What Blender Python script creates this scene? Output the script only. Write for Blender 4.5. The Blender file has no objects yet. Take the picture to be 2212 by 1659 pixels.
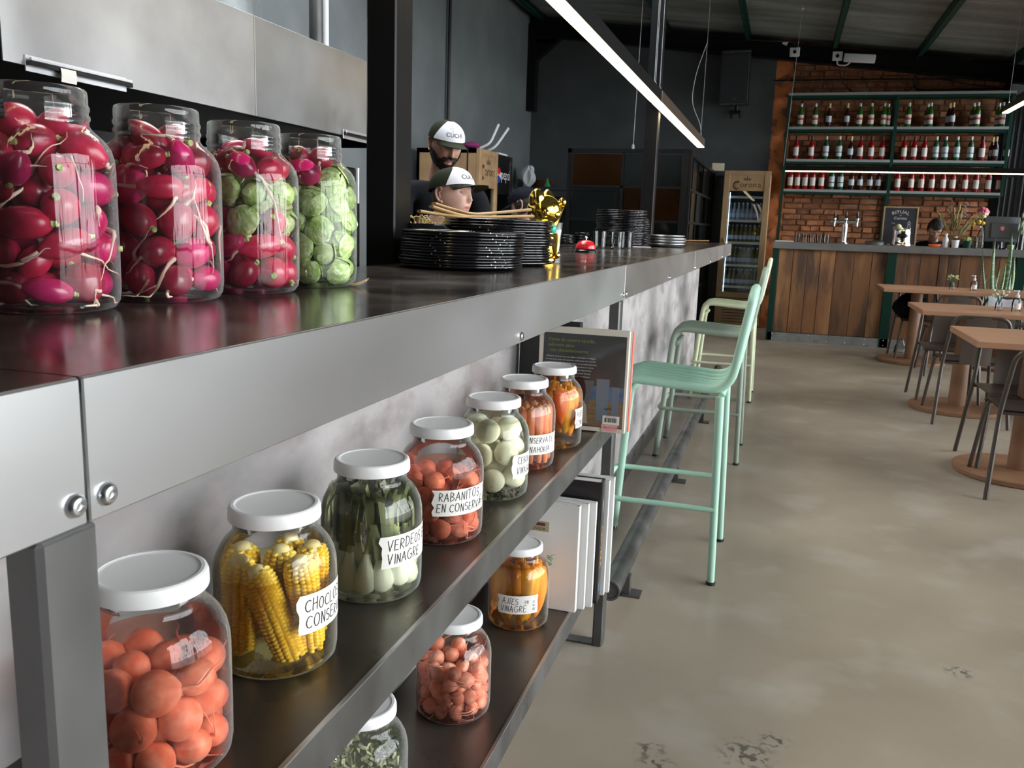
import bpy, bmesh, math, random
import numpy as np
from mathutils import Vector, Matrix, Euler
PI = math.pi
sc = bpy.context.scene
C = sc.collection

# ------------------------------------------------------------------ camera
yaw, pitch, roll, FPX = -0.29466552, -0.18294254, 0.0330011, 1874.6
fw = Vector((math.sin(yaw)*math.cos(pitch), math.cos(yaw)*math.cos(pitch), math.sin(pitch)))
rt = Vector((math.cos(yaw), -math.sin(yaw), 0)); up = rt.cross(fw)
r2 = rt*math.cos(roll) + up*math.sin(roll); u2 = -rt*math.sin(roll) + up*math.cos(roll)
cd = bpy.data.cameras.new('camera'); cam = bpy.data.objects.new('camera', cd); C.objects.link(cam)
cam.matrix_world = Matrix(((r2.x, u2.x, -fw.x, 0), (r2.y, u2.y, -fw.y, 0), (r2.z, u2.z, -fw.z, 1.3), (0, 0, 0, 1)))
cd.sensor_width = 36; cd.sensor_fit = 'HORIZONTAL'; cd.lens = FPX/2212*36; cd.clip_start = 0.02
cd.dof.use_dof = True; cd.dof.focus_distance = 1.5; cd.dof.aperture_fstop = 20.0
sc.camera = cam

# ------------------------------------------------------------------ world (overcast sky) and light
world = bpy.data.worlds.new('sky'); sc.world = world; world.use_nodes = True
bg = world.node_tree.nodes['Background']; bg.inputs[0].default_value = (0.94, 0.97, 1.0, 1); bg.inputs[1].default_value = 11.0
def portal(loc, rot, sx, sy):
    l = bpy.data.lights.new('window_portal', 'AREA'); l.shape = 'RECTANGLE'; l.size = sx; l.size_y = sy; l.cycles.is_portal = True
    o = bpy.data.objects.new('window_portal', l); o.location = loc; o.rotation_euler = rot; C.objects.link(o)
portal((2.74, 6.8, 1.6), (0, PI/2, 0), 3.1, 15.8)          # along the glazed right wall
portal((-1.95, 4.4, 3.93), (0, -math.atan(.117), 0), 1.3, 4.4)      # roof light over the kitchen
sc.view_settings.view_transform = 'Standard'; sc.view_settings.look = 'None'
sc.view_settings.gamma = 1.0; sc.view_settings.use_curve_mapping = False; sc.view_settings.exposure = 0.14
sc.cycles.transparent_max_bounces = 48; sc.cycles.max_bounces = 8; sc.cycles.diffuse_bounces = 4; sc.cycles.glossy_bounces = 4
sc.cycles.sample_clamp_indirect = 6.0; sc.cycles.use_denoising = True

# ------------------------------------------------------------------ text shapes, made while the scene is still empty
TXT = {}
def text_shape(s):
    if s not in TXT:
        c = bpy.data.curves.new('t', 'FONT'); c.body = s; c.size = 1.0; c.align_x = 'CENTER'; c.resolution_u = 3
        o = bpy.data.objects.new('t', c); C.objects.link(o); bpy.context.view_layer.update()
        me = o.evaluated_get(bpy.context.evaluated_depsgraph_get()).to_mesh()
        TXT[s] = ([tuple(v.co) for v in me.vertices], [tuple(p.vertices) for p in me.polygons])
        bpy.data.objects.remove(o); bpy.data.curves.remove(c)
    return TXT[s]

# ------------------------------------------------------------------ mesh helper
class MB:
    def __init__(s): s.v = []; s.f = []; s.m = []; s.mi = 0; s.M = Matrix.Identity(4)
    def add(s, vs, fs):
        o = len(s.v)
        s.v += [tuple(s.M @ Vector(v)) for v in vs]
        s.f += [tuple(i+o for i in f) for f in fs]; s.m += [s.mi]*len(fs); return s
    def box(s, a, b, bev=0.0, seg=1):
        x0, y0, z0 = a; x1, y1, z1 = b
        vs = [(x0,y0,z0),(x1,y0,z0),(x1,y1,z0),(x0,y1,z0),(x0,y0,z1),(x1,y0,z1),(x1,y1,z1),(x0,y1,z1)]
        fs = [(0,3,2,1),(4,5,6,7),(0,1,5,4),(1,2,6,5),(2,3,7,6),(3,0,4,7)]
        if bev:
            bm = bmesh.new(); bv = [bm.verts.new(v) for v in vs]
            for f in fs: bm.faces.new([bv[i] for i in f])
            bmesh.ops.bevel(bm, geom=list(bm.edges), offset=bev, segments=seg, affect='EDGES', profile=0.5)
            bm.verts.index_update(); vs = [tuple(v.co) for v in bm.verts]; fs = [tuple(v.index for v in f.verts) for f in bm.faces]; bm.free()
        return s.add(vs, fs)
    def tube(s, pts, r, seg=8, closed=False, flat=None):
        P = [Vector(p) for p in pts]; n = len(P); R = r if isinstance(r, (list, tuple)) else [r]*n
        vs = []; fs = []; prev = None
        for i in range(n):
            if closed: t = P[(i+1) % n]-P[i-1]
            else: t = P[min(i+1, n-1)]-P[max(i-1, 0)]
            t = t.normalized() if t.length > 1e-9 else Vector((0,0,1))
            if prev is None:
                a = Vector((0,0,1)) if abs(t.z) < .9 else Vector((1,0,0)); nx = t.cross(a).normalized()
            else:
                nx = prev-t*prev.dot(t); nx = nx.normalized() if nx.length > 1e-6 else t.orthogonal().normalized()
            prev = nx; ny = t.cross(nx)
            for k in range(seg):
                an = 2*PI*k/seg; vs.append(tuple(P[i]+(nx*math.cos(an)+ny*math.sin(an)*(flat or 1))*R[i]))
        for i in range(n if closed else n-1):
            j = (i+1) % n
            for k in range(seg):
                k2 = (k+1) % seg; fs.append((i*seg+k, i*seg+k2, j*seg+k2, j*seg+k))
        if not closed: fs += [tuple(range(seg))[::-1], tuple((n-1)*seg+k for k in range(seg))]
        return s.add(vs, fs)
    def lathe(s, prof, seg=24, axis=(0,0,0)):
        vs = []; fs = []; rings = []
        for r, z in prof:
            if r < 1e-6: rings.append([len(vs)]); vs.append((axis[0], axis[1], axis[2]+z))
            else:
                rings.append(list(range(len(vs), len(vs)+seg)))
                for k in range(seg): vs.append((axis[0]+r*math.cos(2*PI*k/seg), axis[1]+r*math.sin(2*PI*k/seg), axis[2]+z))
        for a, b in zip(rings, rings[1:]):
            for k in range(seg):
                k2 = (k+1) % seg
                if len(a) == 1 and len(b) == 1: continue
                if len(a) == 1: fs.append((a[0], b[k2], b[k]))
                elif len(b) == 1: fs.append((a[k], a[k2], b[0]))
                else: fs.append((a[k], a[k2], b[k2], b[k]))
        return s.add(vs, fs)
    def ell(s, c, r, seg=16, rings=10, rot=None):
        old = s.M; s.M = old @ Matrix.Translation(c) @ ((rot or Matrix.Identity(3)).to_4x4()) @ Matrix.Diagonal((r[0], r[1], r[2], 1))
        s.lathe([(math.sin(PI*i/rings), -math.cos(PI*i/rings)) for i in range(rings+1)], seg); s.M = old; return s
    def prism(s, poly, z0, z1):
        n = len(poly); vs = [(x, y, z0) for x, y in poly]+[(x, y, z1) for x, y in poly]
        return s.add(vs, [tuple(range(n))[::-1], tuple(range(n, 2*n))]+[(i, (i+1) % n, n+(i+1) % n, n+i) for i in range(n)])
    def grid(s, fn, nu, nv, wrap=False):
        vs = [fn(i/nu, j/nv) for j in range(nv+1) for i in range(nu if wrap else nu+1)]; w = nu if wrap else nu+1
        return s.add(vs, [(j*w+i, j*w+(i+1) % w, (j+1)*w+(i+1) % w, (j+1)*w+i) for j in range(nv) for i in range(nu)])
    def text(s, t, size, fn, sx=1.0):
        vs, fs = text_shape(t); return s.add([fn(x*size*sx, y*size) for x, y, z in vs], fs)
    def ribbon(s, lines, w, fn):
        for ln in lines:
            for (x0, y0), (x1, y1) in zip(ln, ln[1:]):
                d = math.hypot(x1-x0, y1-y0)
                if d < 1e-7: continue
                dx, dy = (x1-x0)/d, (y1-y0)/d; e = w*.35; px, py = -dy*w/2, dx*w/2
                a0, b0, a1, b1 = x0-dx*e, y0-dy*e, x1+dx*e, y1+dy*e
                s.add([fn(a0-px, b0-py), fn(a1-px, b1-py), fn(a1+px, b1+py), fn(a0+px, b0+py)], [(0,1,2,3)])
        return s
    def build(s, name, mats, parent=None, loc=(0,0,0), rot=(0,0,0), smooth=35):
        me = bpy.data.meshes.new(name); me.from_pydata(s.v, [], s.f)
        if not isinstance(mats, (list, tuple)): mats = [mats]
        for m in mats: me.materials.append(m)
        if len(mats) > 1: me.polygons.foreach_set('material_index', [min(i, len(mats)-1) for i in s.m])
        if smooth:
            me.polygons.foreach_set('use_smooth', [True]*len(me.polygons)); me.set_sharp_from_angle(angle=math.radians(smooth))
        me.update(); o = bpy.data.objects.new(name, me); C.objects.link(o); o.location = loc; o.rotation_euler = rot
        if parent: o.parent = parent
        return o
def tag(o, label=None, cat=None, group=None, kind=None):
    for k, v in (('label', label), ('category', cat), ('group', group), ('kind', kind)):
        if v: o[k] = v
    return o
def thing(name, label, cat, loc=(0,0,0), rotz=0, group=None):
    o = bpy.data.objects.new(name, None); C.objects.link(o); o.location = loc; o.rotation_euler = (0, 0, rotz)
    o.empty_display_size = .05; return tag(o, label, cat, group)
def struct(name, mb, m, smooth=35): return tag(mb.build(name, m, smooth=smooth), kind='structure')
def copy_tree(o, parent=None):
    c = o.copy(); C.objects.link(c)
    if parent: c.parent = parent; c.matrix_parent_inverse = o.matrix_parent_inverse.copy()
    for ch in o.children: copy_tree(ch, c)
    return c
def dup(o, loc, rotz=None, label=None, group=None, rot=None):
    c = copy_tree(o); c.location = loc
    if rotz is not None: c.rotation_euler = (0, 0, rotz)
    if rot is not None: c.rotation_euler = rot
    if label: c['label'] = label
    if group: c['group'] = group
    return c
ORD = ['first','second','third','fourth','fifth','sixth','seventh','eighth','ninth','tenth','eleventh','twelfth','thirteenth','fourteenth','fifteenth','sixteenth','seventeenth','eighteenth','nineteenth','twentieth','twenty-first','twenty-second','twenty-third','twenty-fourth','twenty-fifth']
def arc(c, r, a0, a1, n, plane='xz', k=0):
    out = []
    for i in range(n+1):
        a = a0+(a1-a0)*i/n; p, q = r*math.cos(a), r*math.sin(a)
        out.append((c[0]+p, k, c[1]+q) if plane == 'xz' else ((c[0]+p, c[1]+q, k) if plane == 'xy' else (k, c[0]+p, c[1]+q)))
    return out
def smooth_path(pts, n=6):
    P = [Vector(p) for p in pts]; P = [2*P[0]-P[1]]+P+[2*P[-1]-P[-2]]; out = []
    for i in range(1, len(P)-2):
        for k in range(n):
            t = k/n; a, b, c, d = P[i-1:i+3]
            out.append(.5*((2*b)+(c-a)*t+(2*a-5*b+4*c-d)*t*t+(3*b-a-3*c+d)*t**3))
    return out+[P[-2]]
def round_path(pts, r, n=5):
    P = [Vector(p) for p in pts]; out = [P[0]]
    for a, b, c in zip(P, P[1:], P[2:]):
        d0 = (a-b); d1 = (c-b); q = min(r, d0.length*.49, d1.length*.49); p0 = b+d0.normalized()*q; p1 = b+d1.normalized()*q
        for i in range(n+1):
            t = i/n; out.append(p0*(1-t)**2+b*2*t*(1-t)+p1*t*t)
    return out+[P[-1]]

# ------------------------------------------------------------------ materials
def sock(n, k): return n.inputs[k]
def pm(name, col, rough=.5, metal=0., var=None, bump=None, spec=.5, emit=None, rvar=None, stretch=None, rnd=0., coat=0., sss=0., var2=None, alpha=None):
    m = bpy.data.materials.new(name); m.use_nodes = True; nt = m.node_tree; N = nt.nodes; L = nt.links; b = N['Principled BSDF']
    b.inputs['Base Color'].default_value = (*col, 1); b.inputs['Roughness'].default_value = rough; b.inputs['Metallic'].default_value = metal
    b.inputs['Specular IOR Level'].default_value = spec; b.inputs['Coat Weight'].default_value = coat
    if sss: b.inputs['Subsurface Weight'].default_value = sss; b.inputs['Subsurface Radius'].default_value = (.012, .006, .004); b.inputs['Subsurface Scale'].default_value = .6
    if emit: b.inputs['Emission Color'].default_value = (*emit[0], 1); b.inputs['Emission Strength'].default_value = emit[1]
    tc = N.new('ShaderNodeTexCoord'); mp = N.new('ShaderNodeMapping'); L.new(tc.outputs['Object'], mp.inputs[0])
    if stretch: mp.inputs['Scale'].default_value = stretch
    if rnd:      # every copy gets its own patch of the pattern
        oi0 = N.new('ShaderNodeObjectInfo'); mo = N.new('ShaderNodeMath'); mo.operation = 'MULTIPLY'; mo.inputs[1].default_value = 37.0; L.new(oi0.outputs['Random'], mo.inputs[0]); L.new(mo.outputs[0], mp.inputs['Location'])
    cur = None
    def noise(scale, detail=4, dist=0):
        n = N.new('ShaderNodeTexNoise'); n.inputs['Scale'].default_value = scale; n.inputs['Detail'].default_value = detail; n.inputs['Distortion'].default_value = dist
        L.new(mp.outputs[0], n.inputs['Vector']); return n
    for vv in (var, var2):
        if not vv: continue
        c2, scl, lo, hi = vv[:4]; n = noise(scl, vv[4] if len(vv) > 4 else 5); r = N.new('ShaderNodeMapRange'); r.inputs[1].default_value = lo; r.inputs[2].default_value = hi
        L.new(n.outputs[0], r.inputs[0]); mx = N.new('ShaderNodeMix'); mx.data_type = 'RGBA'; L.new(r.outputs[0], mx.inputs[0])
        if cur: L.new(cur, mx.inputs[6])
        else: mx.inputs[6].default_value = (*col, 1)
        mx.inputs[7].default_value = (*c2, 1); cur = mx.outputs[2]
    if rnd:
        oi = N.new('ShaderNodeObjectInfo'); r = N.new('ShaderNodeMapRange'); r.inputs[3].default_value = 1-rnd; r.inputs[4].default_value = 1+rnd
        L.new(oi.outputs['Random'], r.inputs[0]); hs = N.new('ShaderNodeHueSaturation'); L.new(r.outputs[0], hs.inputs['Value'])
        if cur: L.new(cur, hs.inputs['Color'])
        else: hs.inputs['Color'].default_value = (*col, 1)
        cur = hs.outputs[0]
    if cur: L.new(cur, b.inputs['Base Color'])
    if rvar:
        n = noise(rvar[0], 4); r = N.new('ShaderNodeMapRange'); r.inputs[1].default_value = .3; r.inputs[2].default_value = .7; r.inputs[3].default_value = rvar[1]; r.inputs[4].default_value = rvar[2]
        L.new(n.outputs[0], r.inputs[0]); L.new(r.outputs[0], b.inputs['Roughness'])
    if bump:
        n = noise(bump[0], 6); bp = N.new('ShaderNodeBump'); bp.inputs['Strength'].default_value = bump[1]; bp.inputs['Distance'].default_value = bump[2] if len(bump) > 2 else .01
        L.new(n.outputs[0], bp.inputs['Height']); L.new(bp.outputs[0], b.inputs['Normal'])
    return m
def clear(name, tint=(.97,.985,.98), edge=(.70,.74,.72), gloss=1.0, rough=.02, ior=1.45, bump=None, lo=.45, milk=0):
    """thin clear glass or tinted liquid: a see-through surface that darkens towards its rim and mirrors by Fresnel"""
    m = bpy.data.materials.new(name); m.use_nodes = True; nt = m.node_tree; N = nt.nodes; L = nt.links; N.remove(N['Principled BSDF'])
    out = N['Material Output']; tr = N.new('ShaderNodeBsdfTransparent'); gl = N.new('ShaderNodeBsdfGlossy'); gl.inputs['Roughness'].default_value = rough
    lw = N.new('ShaderNodeLayerWeight'); lw.inputs['Blend'].default_value = .5; cr = N.new('ShaderNodeValToRGB')
    cr.color_ramp.elements[0].position = lo; cr.color_ramp.elements[0].color = (*tint, 1); cr.color_ramp.elements[1].position = 1; cr.color_ramp.elements[1].color = (*edge, 1)
    L.new(lw.outputs['Facing'], cr.inputs[0]); L.new(cr.outputs[0], tr.inputs[0])
    fr = N.new('ShaderNodeFresnel'); fr.inputs['IOR'].default_value = ior; mu = N.new('ShaderNodeMath'); mu.operation = 'MULTIPLY'; mu.inputs[1].default_value = gloss; L.new(fr.outputs[0], mu.inputs[0])
    mx = N.new('ShaderNodeMixShader'); L.new(mu.outputs[0], mx.inputs[0]); L.new(tr.outputs[0], mx.inputs[1]); L.new(gl.outputs[0], mx.inputs[2]); L.new(mx.outputs[0], out.inputs[0])
    if milk:      # light gathered by the thick glass where it is seen edge on
        df = N.new('ShaderNodeBsdfTranslucent'); df.inputs[0].default_value = (.80,.84,.82,1); d2 = N.new('ShaderNodeBsdfDiffuse'); d2.inputs[0].default_value = (.80,.84,.82,1); ad = N.new('ShaderNodeMixShader'); L.new(df.outputs[0], ad.inputs[1]); L.new(d2.outputs[0], ad.inputs[2])
        mr = N.new('ShaderNodeMapRange'); mr.inputs[1].default_value = .45; mr.inputs[2].default_value = 1; mr.inputs[3].default_value = .015; mr.inputs[4].default_value = milk; L.new(lw.outputs['Facing'], mr.inputs[0])
        m2 = N.new('ShaderNodeMixShader'); L.new(mr.outputs[0], m2.inputs[0]); L.new(mx.outputs[0], m2.inputs[1]); L.new(ad.outputs[0], m2.inputs[2]); L.new(m2.outputs[0], out.inputs[0])
    if bump:
        tc = N.new('ShaderNodeTexCoord'); mp = N.new('ShaderNodeMapping'); mp.inputs['Scale'].default_value = bump[2]; L.new(tc.outputs['Object'], mp.inputs[0])
        n = N.new('ShaderNodeTexNoise'); n.inputs['Scale'].default_value = bump[0]; L.new(mp.outputs[0], n.inputs['Vector']); bp = N.new('ShaderNodeBump'); bp.inputs['Strength'].default_value = bump[1]; bp.inputs['Distance'].default_value = .002
        L.new(n.outputs[0], bp.inputs['Height']); L.new(bp.outputs[0], gl.inputs['Normal']); L.new(bp.outputs[0], fr.inputs['Normal'])
    return m
def corrugated(name, col, col2):
    return pm(name, col, .45, .5, var=(col2, 1.3, .35, .65), stretch=(.4, 3, 1))
M = {}
M['floor'] = pm('polished_concrete_floor', (.345,.29,.222), .42, var=((.245,.205,.158), 1.1, .35, .68), var2=((.39,.35,.295), 3.2, .52, .78), rvar=(2.0,.30,.5), bump=(30,.06,.004))
M['concrete'] = pm('cement_render', (.36,.335,.33), .8, var=((.13,.125,.125), 3.2, .45, .66), var2=((.24,.21,.205), 14, .5, .66), bump=(55,.35,.006), stretch=(1,.42,.8))
M['dark_wall'] = pm('charcoal_painted_wall', (.070,.078,.084), .62, var=((.10,.11,.115), 2.2, .45, .75), bump=(25,.15,.006))
M['kitchen_wall'] = pm('grey_painted_wall', (.13,.145,.152), .6, var=((.19,.205,.21), 1.7, .45, .8), bump=(20,.12,.006))
M['roof'] = corrugated('galvanised_roof_sheet', (.38,.40,.38), (.20,.22,.21))
M['black_steel'] = pm('black_painted_steel', (.007,.007,.008), .34, 0, spec=.22, bump=(60,.06,.003))
M['green_steel'] = pm('dark_green_painted_steel', (.010,.045,.033), .4, spec=.25)
M['apron'] = pm('raw_sheet_steel', (.60,.60,.605), .37, .97, var=((.50,.50,.505), 3, .3, .75, 3), rvar=(4,.33,.42), stretch=(1,.5,1))
M['apron_far'] = pm('brownish_sheet_steel', (.42,.395,.385), .36, .95, var=((.34,.315,.305), 3, .3, .75, 3), rvar=(4,.32,.42), stretch=(1,.5,1))  # far panels take a darker, browner base colour
M['top'] = pm('dark_waxed_steel_top', (.035,.028,.024), .16, 0, var=((.065,.05,.042), 5, .4, .75), rvar=(5,.10,.24), spec=.75, stretch=(1,1,1))
M['mill'] = pm('mill_scale_steel', (.14,.138,.135), .36, .6, var=((.065,.064,.062), 8, .35, .7), var2=((.17,.168,.165), 3, .5, .75), rvar=(12,.26,.5), stretch=(1,1,.5))
M['shelf'] = pm('bronzed_steel_shelf', (.13,.115,.095), .3, .75, var=((.085,.075,.062), 4, .35, .7), rvar=(6,.22,.4))
M['edge'] = pm('bare_steel_edge', (.5,.5,.5), .35, 1)
M['screw'] = pm('zinc_screw', (.75,.76,.78), .25, 1)
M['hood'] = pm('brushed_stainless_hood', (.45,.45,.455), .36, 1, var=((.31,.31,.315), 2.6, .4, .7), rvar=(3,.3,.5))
M['hood_dark'] = pm('darker_stainless_hood', (.33,.335,.345), .34, 1, var=((.24,.245,.255), 2.6, .4, .7), rvar=(3,.28,.48))  # second front panel takes a darker, cooler base colour
M['chrome'] = pm('chrome', (.8,.8,.82), .12, 1)
M['alu'] = pm('brushed_aluminium', (.62,.63,.65), .35, 1)
M['galv'] = pm('galvanised_duct', (.42,.45,.46), .5, .8, var=((.3,.33,.34), 14, .4, .7))
M['black'] = pm('matt_black', (.006,.006,.007), .6)
M['black_gloss'] = pm('black_gloss_plastic', (.008,.008,.009), .22)
M['rubber'] = pm('black_cable', (.01,.01,.01), .5)
M['white_wire'] = pm('pale_cable', (.55,.57,.58), .45)
M['white'] = pm('white_plastic', (.78,.79,.82), .35)
M['lid'] = pm('white_enamel_lid', (.76,.75,.735), .35, bump=(80,.03,.001))
M['paper'] = pm('white_paper', (.74,.71,.67), .8, bump=(160,.15,.0006))
M['ink'] = pm('black_marker_ink', (.012,.012,.014), .6)
M['glass'] = clear('clear_jar_glass', ior=1.5, lo=.55, bump=(80,.30,(1,1,.05)), milk=.30)
M['pane'] = clear('window_pane', (.93,.95,.95), (.5,.55,.55), rough=.01)
M['glass_small'] = clear('tumbler_glass', (.93,.95,.95), (.35,.38,.38), rough=.03, lo=.3)
M['liq_red'] = clear('red_brine', (.975,.72,.63), (.90,.42,.32), .4, lo=.35)
M['liq_yellow'] = clear('yellow_brine', (.98,.94,.72), (.90,.80,.42), .4, lo=.35)
M['liq_green'] = clear('olive_brine', (.97,.97,.89), (.84,.84,.64), .4, lo=.35)
M['liq_pale'] = clear('pale_brine', (.99,.985,.91), (.95,.93,.76), .4, lo=.35)
M['liq_orange'] = clear('amber_brine', (.985,.90,.70), (.92,.68,.30), .4, lo=.35)
M['liq_pink'] = clear('pink_brine', (.98,.84,.78), (.88,.55,.46), .4, lo=.35)
M['radish'] = pm('raw_radish_skin', (.40,.012,.045), .3, var=((.52,.03,.10), 1.6, .45, .8), rnd=.30, coat=.25, sss=.08)
M['radish_hot'] = pm('hot_pink_radish_skin', (.55,.018,.14), .28, var=((.42,.012,.06), 1.5, .45, .8), rnd=.2, coat=.25, sss=.08)
M['root'] = pm('radish_root', (.78,.50,.42), .55, var=((.82,.66,.50), 40, .4, .6))
M['radish_top'] = pm('cut_radish_stem', (.38,.46,.12), .5, var=((.55,.60,.30), 6, .4, .6))
M['p_radish'] = pm('pickled_radish_skin', (.82,.34,.22), .4, var=((.92,.60,.48), 1.2, .40, .66), rnd=.16, sss=.12)
M['p_root'] = pm('pickled_radish_root', (.88,.50,.40), .5)
M['sprout'] = pm('brussels_sprout_leaf', (.38,.53,.14), .45, var=((.70,.77,.45), 2.6, .42, .62), rnd=.25, stretch=(1,1,.5), bump=(5,.28,.12))
M['sprout_pale'] = pm('pale_sprout_heart', (.62,.70,.38), .5, var=((.36,.50,.15), 3, .45, .7), rnd=.15)
M['corn'] = pm('corn_kernel', (.93,.60,.05), .32, rnd=.08, var=((.95,.70,.14), 30, .45, .7), sss=.1)
M['cob'] = pm('corn_cob_core', (.82,.66,.30), .6)
M['onion'] = pm('white_onion', (.90,.88,.74), .38, var=((.84,.82,.62), 1.6, .45, .75), rnd=.06, sss=.1)
M['bulb'] = pm('spring_onion_bulb', (.88,.88,.78), .35, var=((.72,.75,.52), 20, .55, .85), rnd=.06)
M['scallion'] = pm('pickled_green_leaf', (.19,.205,.10), .4, var=((.31,.32,.17), 30, .4, .7), rnd=.3, stretch=(1,1,.2))
M['scallion_mid'] = pm('spring_onion_stalk', (.46,.50,.26), .4, rnd=.15)
M['carrot'] = pm('carrot', (.86,.38,.18), .42, var=((.88,.48,.30), 25, .4, .7), rnd=.12)
M['pepper_o'] = pm('orange_chilli_skin', (.86,.30,.03), .25, var=((.88,.45,.05), 14, .4, .7), rnd=.18, coat=.2)
M['pepper_y'] = pm('yellow_chilli_skin', (.84,.46,.03), .25, var=((.86,.33,.02), 14, .5, .8), rnd=.15, coat=.2)
M['pepper_r'] = pm('red_orange_chilli_skin', (.86,.19,.05), .25, rnd=.12, coat=.2)
M['leaf'] = pm('green_leaf', (.05,.16,.045), .45, rnd=.25, var=((.1,.24,.07), 20, .4, .7))
M['pepper_corn'] = pm('black_peppercorn', (.02,.017,.014), .7)
M['enamel'] = pm('black_speckled_enamel', (.010,.010,.012), .16, coat=.3)
M['wood_spoon'] = pm('pale_wood', (.50,.32,.15), .5, var=((.40,.24,.10), 30, .4, .7), stretch=(.2,1,1))
M['gold'] = pm('shiny_gold', (.95,.66,.12), .14, 1)
M['red'] = pm('red_enamel', (.62,.012,.02), .25, coat=.3)
M['turq'] = pm('turquoise_enamel', (.02,.42,.30), .3)
M['mdf'] = pm('mdf_board', (.40,.255,.13), .6, var=((.33,.20,.10), 7, .4, .7), rnd=.05)
M['mdf_dark'] = pm('burnt_engraving', (.07,.04,.02), .7)
M['amber_glass'] = clear('amber_textured_glass', (.72,.38,.06), (.3,.13,.02), .9, rough=.12, bump=(45,.6,(1,1,1)))
M['frost_glass'] = clear('rippled_clear_glass', (.55,.58,.56), (.25,.27,.27), .9, rough=.14, bump=(45,.7,(1,1,1)))
M['green_pane'] = clear('greenish_clear_pane', (.45,.52,.48), (.2,.25,.22), .9, rough=.05)
M['brick'] = pm('old_red_brick', (.43,.17,.075), .85, var=((.24,.09,.045), 11, .4, .66), var2=((.50,.29,.18), 5, .55, .75), rnd=.45, bump=(40,.5,.01))
M['mortar'] = pm('old_lime_mortar', (.15,.08,.05), .9, var=((.25,.13,.07), 3, .4, .7), bump=(30,.6,.012))
M['orange_brick'] = pm('orange_stripped_plaster', (.60,.19,.06), .85, var=((.20,.09,.05), 7, .52, .62), bump=(20,.5,.01))
M['plank'] = pm('reclaimed_timber', (.25,.115,.05), .55, var=((.085,.05,.036), 3.2, .42, .62), var2=((.40,.20,.085), 2.6, .52, .72), rnd=.25, bump=(26,.25,.006), stretch=(2.5,2.5,.5))
M['table'] = pm('oiled_table_wood', (.44,.24,.145), .38, var=((.36,.185,.105), 9, .35, .7), stretch=(.25,2.2,2))
M['table_base'] = pm('brown_table_base', (.27,.14,.075), .5, var=((.21,.105,.055), 9, .35, .7))
M['chair'] = pm('bronze_lacquered_steel', (.085,.068,.058), .36, .45)
M['chair_back_lit'] = pm('bronze_sheet_lit', (.15,.122,.105), .34, .55)  # brighter light on the back strips put into a paler base colour
M['mint'] = pm('mint_green_paint', (.38,.61,.48), .42, bump=(120,.04,.001))
M['sage'] = pm('sage_grey_green_paint', (.27,.33,.26), .45)
M['lime'] = pm('pale_yellow_green_paint', (.66,.72,.48), .45)
M['lamp'] = pm('warm_led_diffuser', (.9,.8,.6), .5, emit=((1.0,.78,.45), 6.5))
M['lamp2'] = pm('warm_led_strip', (.9,.8,.6), .5, emit=((1.0,.80,.5), 6.0))
M['bronze'] = pm('bronze_lamp_housing', (.10,.07,.05), .4, .6)
M['skin_a'] = pm('tanned_skin', (.42,.24,.17), .5, var=((.38,.19,.13), 40, .4, .7), sss=.15)
M['skin_b'] = pm('fair_skin', (.62,.38,.30), .5, var=((.58,.31,.24), 40, .45, .7), sss=.15)
M['lips'] = pm('lips', (.42,.15,.13), .4)
M['hair'] = pm('dark_hair', (.013,.009,.007), .6, bump=(150,.6,.004))
M['stubble'] = pm('cropped_hair', (.16,.10,.08), .7)
M['shirt'] = pm('black_cotton', (.008,.009,.012), .85, spec=.12, bump=(60,.3,.006))
M['trouser'] = pm('dark_trousers', (.018,.018,.022), .85)
M['olive'] = pm('olive_green_cap_cloth', (.022,.027,.014), .8, spec=.12, bump=(250,.15,.001))
M['cap_white'] = pm('white_cap_foam', (.74,.75,.82), .7)
M['eye'] = pm('eye_white', (.7,.68,.65), .25)
M['iris'] = pm('dark_iris', (.02,.012,.008), .15)
M['navy'] = pm('navy_cloth', (.006,.006,.012), .75, spec=.12, bump=(18,.6,.02))

# ================================================================== ROOM SHELL
def roof_z(x): return 3.74-.117*x
b = MB(); b.box((-3.8,-3.4,-.12), (3.2,15.0,0)); struct('floor', b, M['floor'])
# old spill marks on the cement floor
fm = M['floor'].node_tree; fN = fm.nodes; fL = fm.links; fb = fN['Principled BSDF']; src = fb.inputs['Base Color'].links[0].from_socket; ftc = fN.new('ShaderNodeTexCoord')
for (sx, sy, rr) in ((.018,2.085,.085),(-.19,1.955,.06),(-.215,2.02,.05),(.085,2.17,.05),(.62,2.75,.05)):
    vd = fN.new('ShaderNodeVectorMath'); vd.operation = 'DISTANCE'; vd.inputs[1].default_value = (sx, sy, 0); fL.new(ftc.outputs['Object'], vd.inputs[0])
    fr_ = fN.new('ShaderNodeMapRange'); fr_.inputs[1].default_value = rr*.4; fr_.inputs[2].default_value = rr; fr_.inputs[3].default_value = 1; fr_.inputs[4].default_value = 0; fL.new(vd.outputs['Value'], fr_.inputs[0])
    fn_ = fN.new('ShaderNodeTexNoise'); fn_.inputs['Scale'].default_value = 46; fn_.inputs['Detail'].default_value = 5; fL.new(ftc.outputs['Object'], fn_.inputs['Vector']); f2 = fN.new('ShaderNodeMapRange'); f2.inputs[1].default_value = .50; f2.inputs[2].default_value = .58; fL.new(fn_.outputs[0], f2.inputs[0])
    fm_ = fN.new('ShaderNodeMath'); fm_.operation = 'MULTIPLY'; fL.new(fr_.outputs[0], fm_.inputs[0]); fL.new(f2.outputs[0], fm_.inputs[1]); fx = fN.new('ShaderNodeMix'); fx.data_type = 'RGBA'; fL.new(fm_.outputs[0], fx.inputs[0]); fL.new(src, fx.inputs[6]); fx.inputs[7].default_value = (.10,.092,.078,1); src = fx.outputs[2]
fL.new(src, fb.inputs['Base Color'])
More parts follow.
